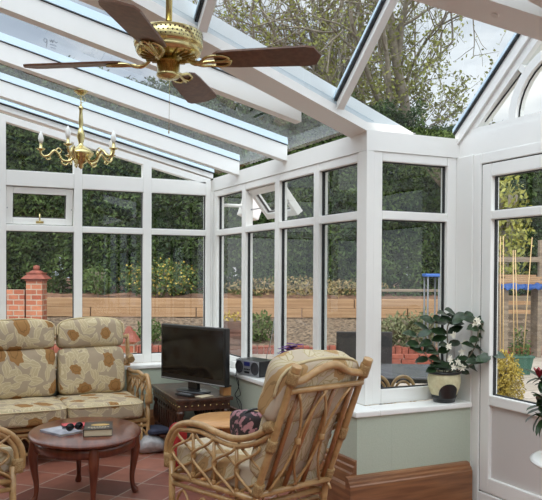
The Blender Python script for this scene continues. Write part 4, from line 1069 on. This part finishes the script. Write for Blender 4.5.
shrub('weedy_bush', 'green bush on the gravel just left of the television', sx(150, 14.4), 14.4, -.06, .6, .5, SHRUB, 400, .09, 12)
for i, (u, lb) in enumerate(((392, 'left'), (405, 'middle'), (424, 'right'))):
    shrub('herb_clump', lb+' clump of grey-green herbs beyond the bay window', sx(u, 13.9), 13.9, -.05, .6, .62+.05*i, mat('herb_green', (88, 98, 62), .8, noise_s=9, rgb2=(128, 128, 94)), 600, .08, 20+i)
shrub('yellow_weeds', 'straggly yellow-leaved ground cover above the sleepers seen through the right-hand windows', sx(305, 18.2), 18.2, .78, 4.4, .45, mat('yellow_green', (112, 104, 60), .8, noise_s=9, rgb2=(146, 124, 84)), 1500, .09, 31, 'plants')
shrub('evergreen_bush', 'rounded green bush in the upper hedge seen at the right of the roof glass', sx(440, 19), 19, 3.6, 3.2, 1.35, SHRUB, 4500, .09, 33, 'tree', stemr=.04)
shrub('golden_conifer', 'yellowish conifer beyond the top pane of the door', sx(503, 17.5), 17.5, .8, 1.3, 3.0, mat('gold_conifer', (120, 124, 52), .8, noise_s=4, rgb2=(158, 154, 72)), 1500, .16, 34, 'tree', stemr=.04)

# outdoor table and chair
t = gthing('patio_chair', 'black high-backed patio chair outside beside the corner post', 'chair', sx(364, 6.25), 6.25, GZ)
bm = B(); zt_ = hz(333, 6)-GZ
box(bm, (-.235, .0, .45), (.235, .03, zt_), Matrix.Rotation(radians(4), 4, 'X'), .01); b_ = obj('backrest', bm, mat('black_sling', (44, 42, 44), .7, noise_s=60, rgb2=(56, 54, 55)), t)
bm = B(); box(bm, (-.235, .03, .42), (.235, .5, .45), None, .01); obj('seat', bm, BLACK, t)
for sx_ in (-1, 1):
    for yy in (.04, .47): obj('leg', tube(B(), [(sx_*.22, yy, 0), (sx_*.22, yy, .42)], .014, 8), BLACK, t)
t = gthing('patio_table', 'grey glass-topped patio table outside the bay window', 'table', sx(420, 5.9), 5.8, GZ, rz=-.1)
bm = B(); box(bm, (-.33, -.40, .72), (.33, .40, .735), None, .004); obj('tabletop', bm, mat('grey_glass_top', (120, 120, 124), .15), t)
bm = B()
for a, b in (((-.33, -.40), (.33, -.38)), ((-.33, .38), (.33, .40)), ((-.33, -.38), (-.31, .38)), ((.31, -.38), (.33, .38))): box(bm, (a[0], a[1], .69), (b[0], b[1], .7199))
obj('table_frame', bm, BLACK, t)
for sx_ in (-1, 1):
    for sy_ in (-1, 1): obj('leg', tube(B(), [(sx_*.30, sy_*.37, 0), (sx_*.30, sy_*.37, .69)], .016, 8), BLACK, t)
# two cane hoops added outside, imitating a chair reflected in the window glass
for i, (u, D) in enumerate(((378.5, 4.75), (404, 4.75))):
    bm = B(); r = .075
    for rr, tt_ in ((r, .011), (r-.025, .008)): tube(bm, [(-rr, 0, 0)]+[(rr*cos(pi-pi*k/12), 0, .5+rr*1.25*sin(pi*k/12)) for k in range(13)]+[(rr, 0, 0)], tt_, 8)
    o = obj('reflection_hoop', bm, CANE); zt_ = hz(376, D); o.location = g(sx(u, D), D, zt_-.5-r*1.25); o.rotation_euler[2] = YG
    tag(o, ('left' if i == 0 else 'right')+' one of two bent hoops imitating a cane chair reflected in the bay window', 'cane hoop', None)
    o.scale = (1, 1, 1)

# bamboo canes in a green planter
D = 11
t = gthing('garden_planter', 'green plastic planter trough on the paving beyond the door', 'planter', sx(521, D), D, GZ)
bm = B(); frus(bm, 0, .11, .25, .15); frus(bm, .251, .165, .28, .165); obj('trough', bm, GREENPOT, t)
R = random.Random(4)
its = []
for _ in range(260):
    v = rdir(R); its.append((V((v.x*.14, v.y*.12, .29+abs(v.z)*.45*R.random())), rdir(R), rdir(R), .07, .03))
quads('seedlings', its, SHRUB, t)
for i, (u0, u1, v1) in enumerate(((496, 498, 235), (499, 502, 236), (502, 505, 236), (513, 515, 250), (519, 517, 250), (522, 534, 237))):
    bm = B(); a = g(sx(u0, D), D+.0-.08*(i % 2), GZ+.27) if u0 > 508 else g(sx(u0, D), D-.1, GZ); b = g(sx(u1, D), D+.1, hz(v1, D, 520))
    tube(bm, [a, b], .008, 6); o = obj('bamboo_cane', bm, BAMBOO)
    tag(o, ['leftmost tall', 'second tall', 'third tall', 'fourth, shorter', 'fifth, shorter', 'rightmost leaning'][i]+' bamboo cane standing beyond the door', 'cane', 'bamboo plant canes')
# timber racking with tarps
def beam(bm, s0, s1, D, z0, z1, dd=.06, tw=0): box(bm, (s0, -dd, z0), (s1, dd, z1))
D = 14
t = gthing('garden_rack', 'weathered timber rack of posts and rails beyond the door', 'frame', 0, D)
bm = B(); a, b = sx(488, D), sx(575, D)
for v0, v1 in ((257, 262),): box(bm, (a, -.05, hz(v1, D, 520)), (b, .05, hz(v0, D, 520)))
obj('top_rail', bm, WEATHER, t)
for u in (490, 541, 572): bm = B(); box(bm, (sx(u, D)-.05, -.051, GZ), (sx(u, D)+.05, .051, hz(240 if u == 541 else 257, D, 520))); obj('post', bm, WEATHER, t)
for k in range(5):
    v = 296+k*9; bm = B(); box(bm, (a, .052, hz(v+5, D, 520)), (b, .08, hz(v, D, 520))); obj('slat', bm, WEATHER, t)
D = 13.3
t = gthing('timber_stack', 'stack of pale sawn boards on trestles beyond the door', 'timber stack', sx(520, D), D)
R = random.Random(9)
for k in range(5):
    bm = B(); z = hz(284, D, 520)+k*.034; o_ = R.uniform(-.04, .04); box(bm, (-.42+o_+k*.02, -.2, z), (.38+o_-k*.03, .2, z+.03)); obj('board', bm, SLEEPER, t)
for s in (-.3, .3): bm = B(); box(bm, (s-.04, -.18, GZ), (s+.04, .18, hz(284, D, 520)-.001)); obj('trestle', bm, WEATHER, t)
def tarp(name, label, u0, u1, v0, v1, D, dip=.05):
    bm = B(); n = 14; rows = []
    a, b = sx(u0, D), sx(u1, D)
    for j in range(7):
        rows.append([bm.verts.new(g(a+(b-a)*i/n, D-.24+j*.02 if j < 4 else D-.24+.06+(j-3)*.12, hz(v1, D, 520)+(hz(v0, D, 520)-hz(v1, D, 520))*min(j, 3)/3+.07*noise.noise(V((i*.7, j*.6, u0))))) for i in range(n+1)])
    for p_, q_ in zip(rows, rows[1:]):
        for i in range(n): f = bm.faces.new((p_[i], p_[i+1], q_[i+1], q_[i])); f.smooth = True
    bmesh.ops.solidify(bm, geom=bm.faces, thickness=.012)
    o = obj(name, bm, TARP); return tag(o, label, 'tarpaulin')
tarp('tarpaulin', 'crumpled blue tarpaulin draped over the boards beyond the door', 497, 540, 284, 289, 13.2)
t = gthing('compost_frame', 'slim metal frame with a blue cover seen through the bay window', 'frame', sx(437, 13), 13, GZ)
H_ = hz(276, 13)-GZ
for xx in (-.19, .0, .19):
    for yy in (-.15, .15): obj('leg', tube(B(), [(xx, yy, 0), (xx, yy, H_)], .015, 6), mat('grey_metal', (110, 112, 116), .5), t)
bm = B(); box(bm, (-.23, -.18, H_), (.23, .18, H_+.055), None, .02); obj('cover', bm, TARP, t)
bm = B(); box(bm, (-1.1, -.12, 0), (.4, .12, .05), None, .01); o = obj('garden_bench_plank', bm, WEATHER); o.location = g(sx(428, 15), 15, hz(291, 15)); o.rotation_euler[2] = YG
tag(o, 'long weathered plank lying beyond the bay window by the blue-topped frame', 'plank')
for s in (-.9, .2): pass
# brick stack beyond bay window
t = gthing('brick_stack', 'low stack of orange bricks on the paving beyond the bay window', 'bricks', sx(415, 11.5), 11.5, GZ)
bm = B(); R = random.Random(6)
for r_ in range(3):
    for k in range(8):
        x0 = -.95+k*.235+r_*.05; box(bm, (x0, -.06+r_*.04, r_*.075), (x0+.215, .06+r_*.04, r_*.075+.07), None, .006)
obj('brick', bm, BRICKCAP, t)['kind'] = 'stuff'
# dark planter seen behind the television
t = gthing('wooden_trough', 'dark wooden garden trough seen beside the television', 'planter', sx(231, 13), 13, GZ)
bm = B(); box(bm, (-.32, -.2, 0), (.32, .2, .62), None, .01)
for k in range(3): box(bm, (-.34, -.22, .03+k*.21), (.34, -.2005, .21+k*.21), None, .005)
obj('trough_body', bm, mat('dark_trough', (74, 52, 44), .7, noise_s=5, rgb2=(98, 70, 58)), t)
R = random.Random(8); quads('yellow_flowers', [(V((R.uniform(-.3, .3), R.uniform(-.2, .2), .64+R.random()*.12)), rdir(R), rdir(R), .06, .05) for _ in range(120)], YELLOW, t)

# ------------------------------------------------------------------ bare spring tree
def tree(name, label, s, D, z0, h, seed, r0=.2, lean=(0, 0), forks=5, spread=.5, leafn=3, group=None, start=.3):
    R = random.Random(seed); t = gthing(name, label, 'tree', s, D, 0, group)
    bm = B(); leaves = []
    def grow(p, d, ln, r, lev):
        n = 5; P = [p]; q = p.copy(); dd = d.copy()
        for i in range(n):
            dd = (dd+rdir(R)*.16+V((0, 0, .03))).normalized(); q = q+dd*ln/n; P.append(q.copy())
        tube(bm, smooth_path(P, 2), lambda t_: r*(1-.45*t_), 7 if lev < 2 else 4, cap=False)
        if lev >= 3:
            for i in range(1, n+1):
                for _ in range(leafn):
                    if R.random() < .45: leaves.append((P[i]+rdir(R)*.08, rdir(R), rdir(R), R.uniform(.09, .16), R.uniform(.07, .10)))
        if lev < 5 and r > .006:
            kk = forks if lev == 0 else R.choice((3, 3, 4))
            for j in range(kk):
                f = P[max(1, n-(j*4)//kk)] if lev else P[max(2, n-j*3//kk)]
                sp = spread*(1+.25*lev)
                nd = (dd+rdir(R)*sp*1.2+V((0, 0, .12))).normalized()
                grow(f, nd, ln*R.uniform(.62, .82), r*.55*R.uniform(.85, 1.1), lev+1)
    grow(V((0, 0, z0)), V((lean[0], lean[1], 1)).normalized(), h, r0, 0)
    obj('trunk', bm, BARK, t); quads('spring_leaves', leaves, SPRING, t)
    return t
tree('deciduous_tree', 'tall grey-barked tree in thin spring leaf above the bay roof glass', sx(436, 22), 22, .3, 5.2, 12, .34, (-.03, 0), leafn=2)
tree('deciduous_tree', 'slimmer spring tree left of the tall one above the roof glass', sx(396, 23.5), 23.5, .3, 5.0, 27, .2, (-.02, 0), spread=.55, leafn=2)
tree('deciduous_tree', 'leafy spring tree furthest left above the fan blade', sx(352, 24), 24, .3, 3.9, 33, .12, (.0, 0), leafn=4)
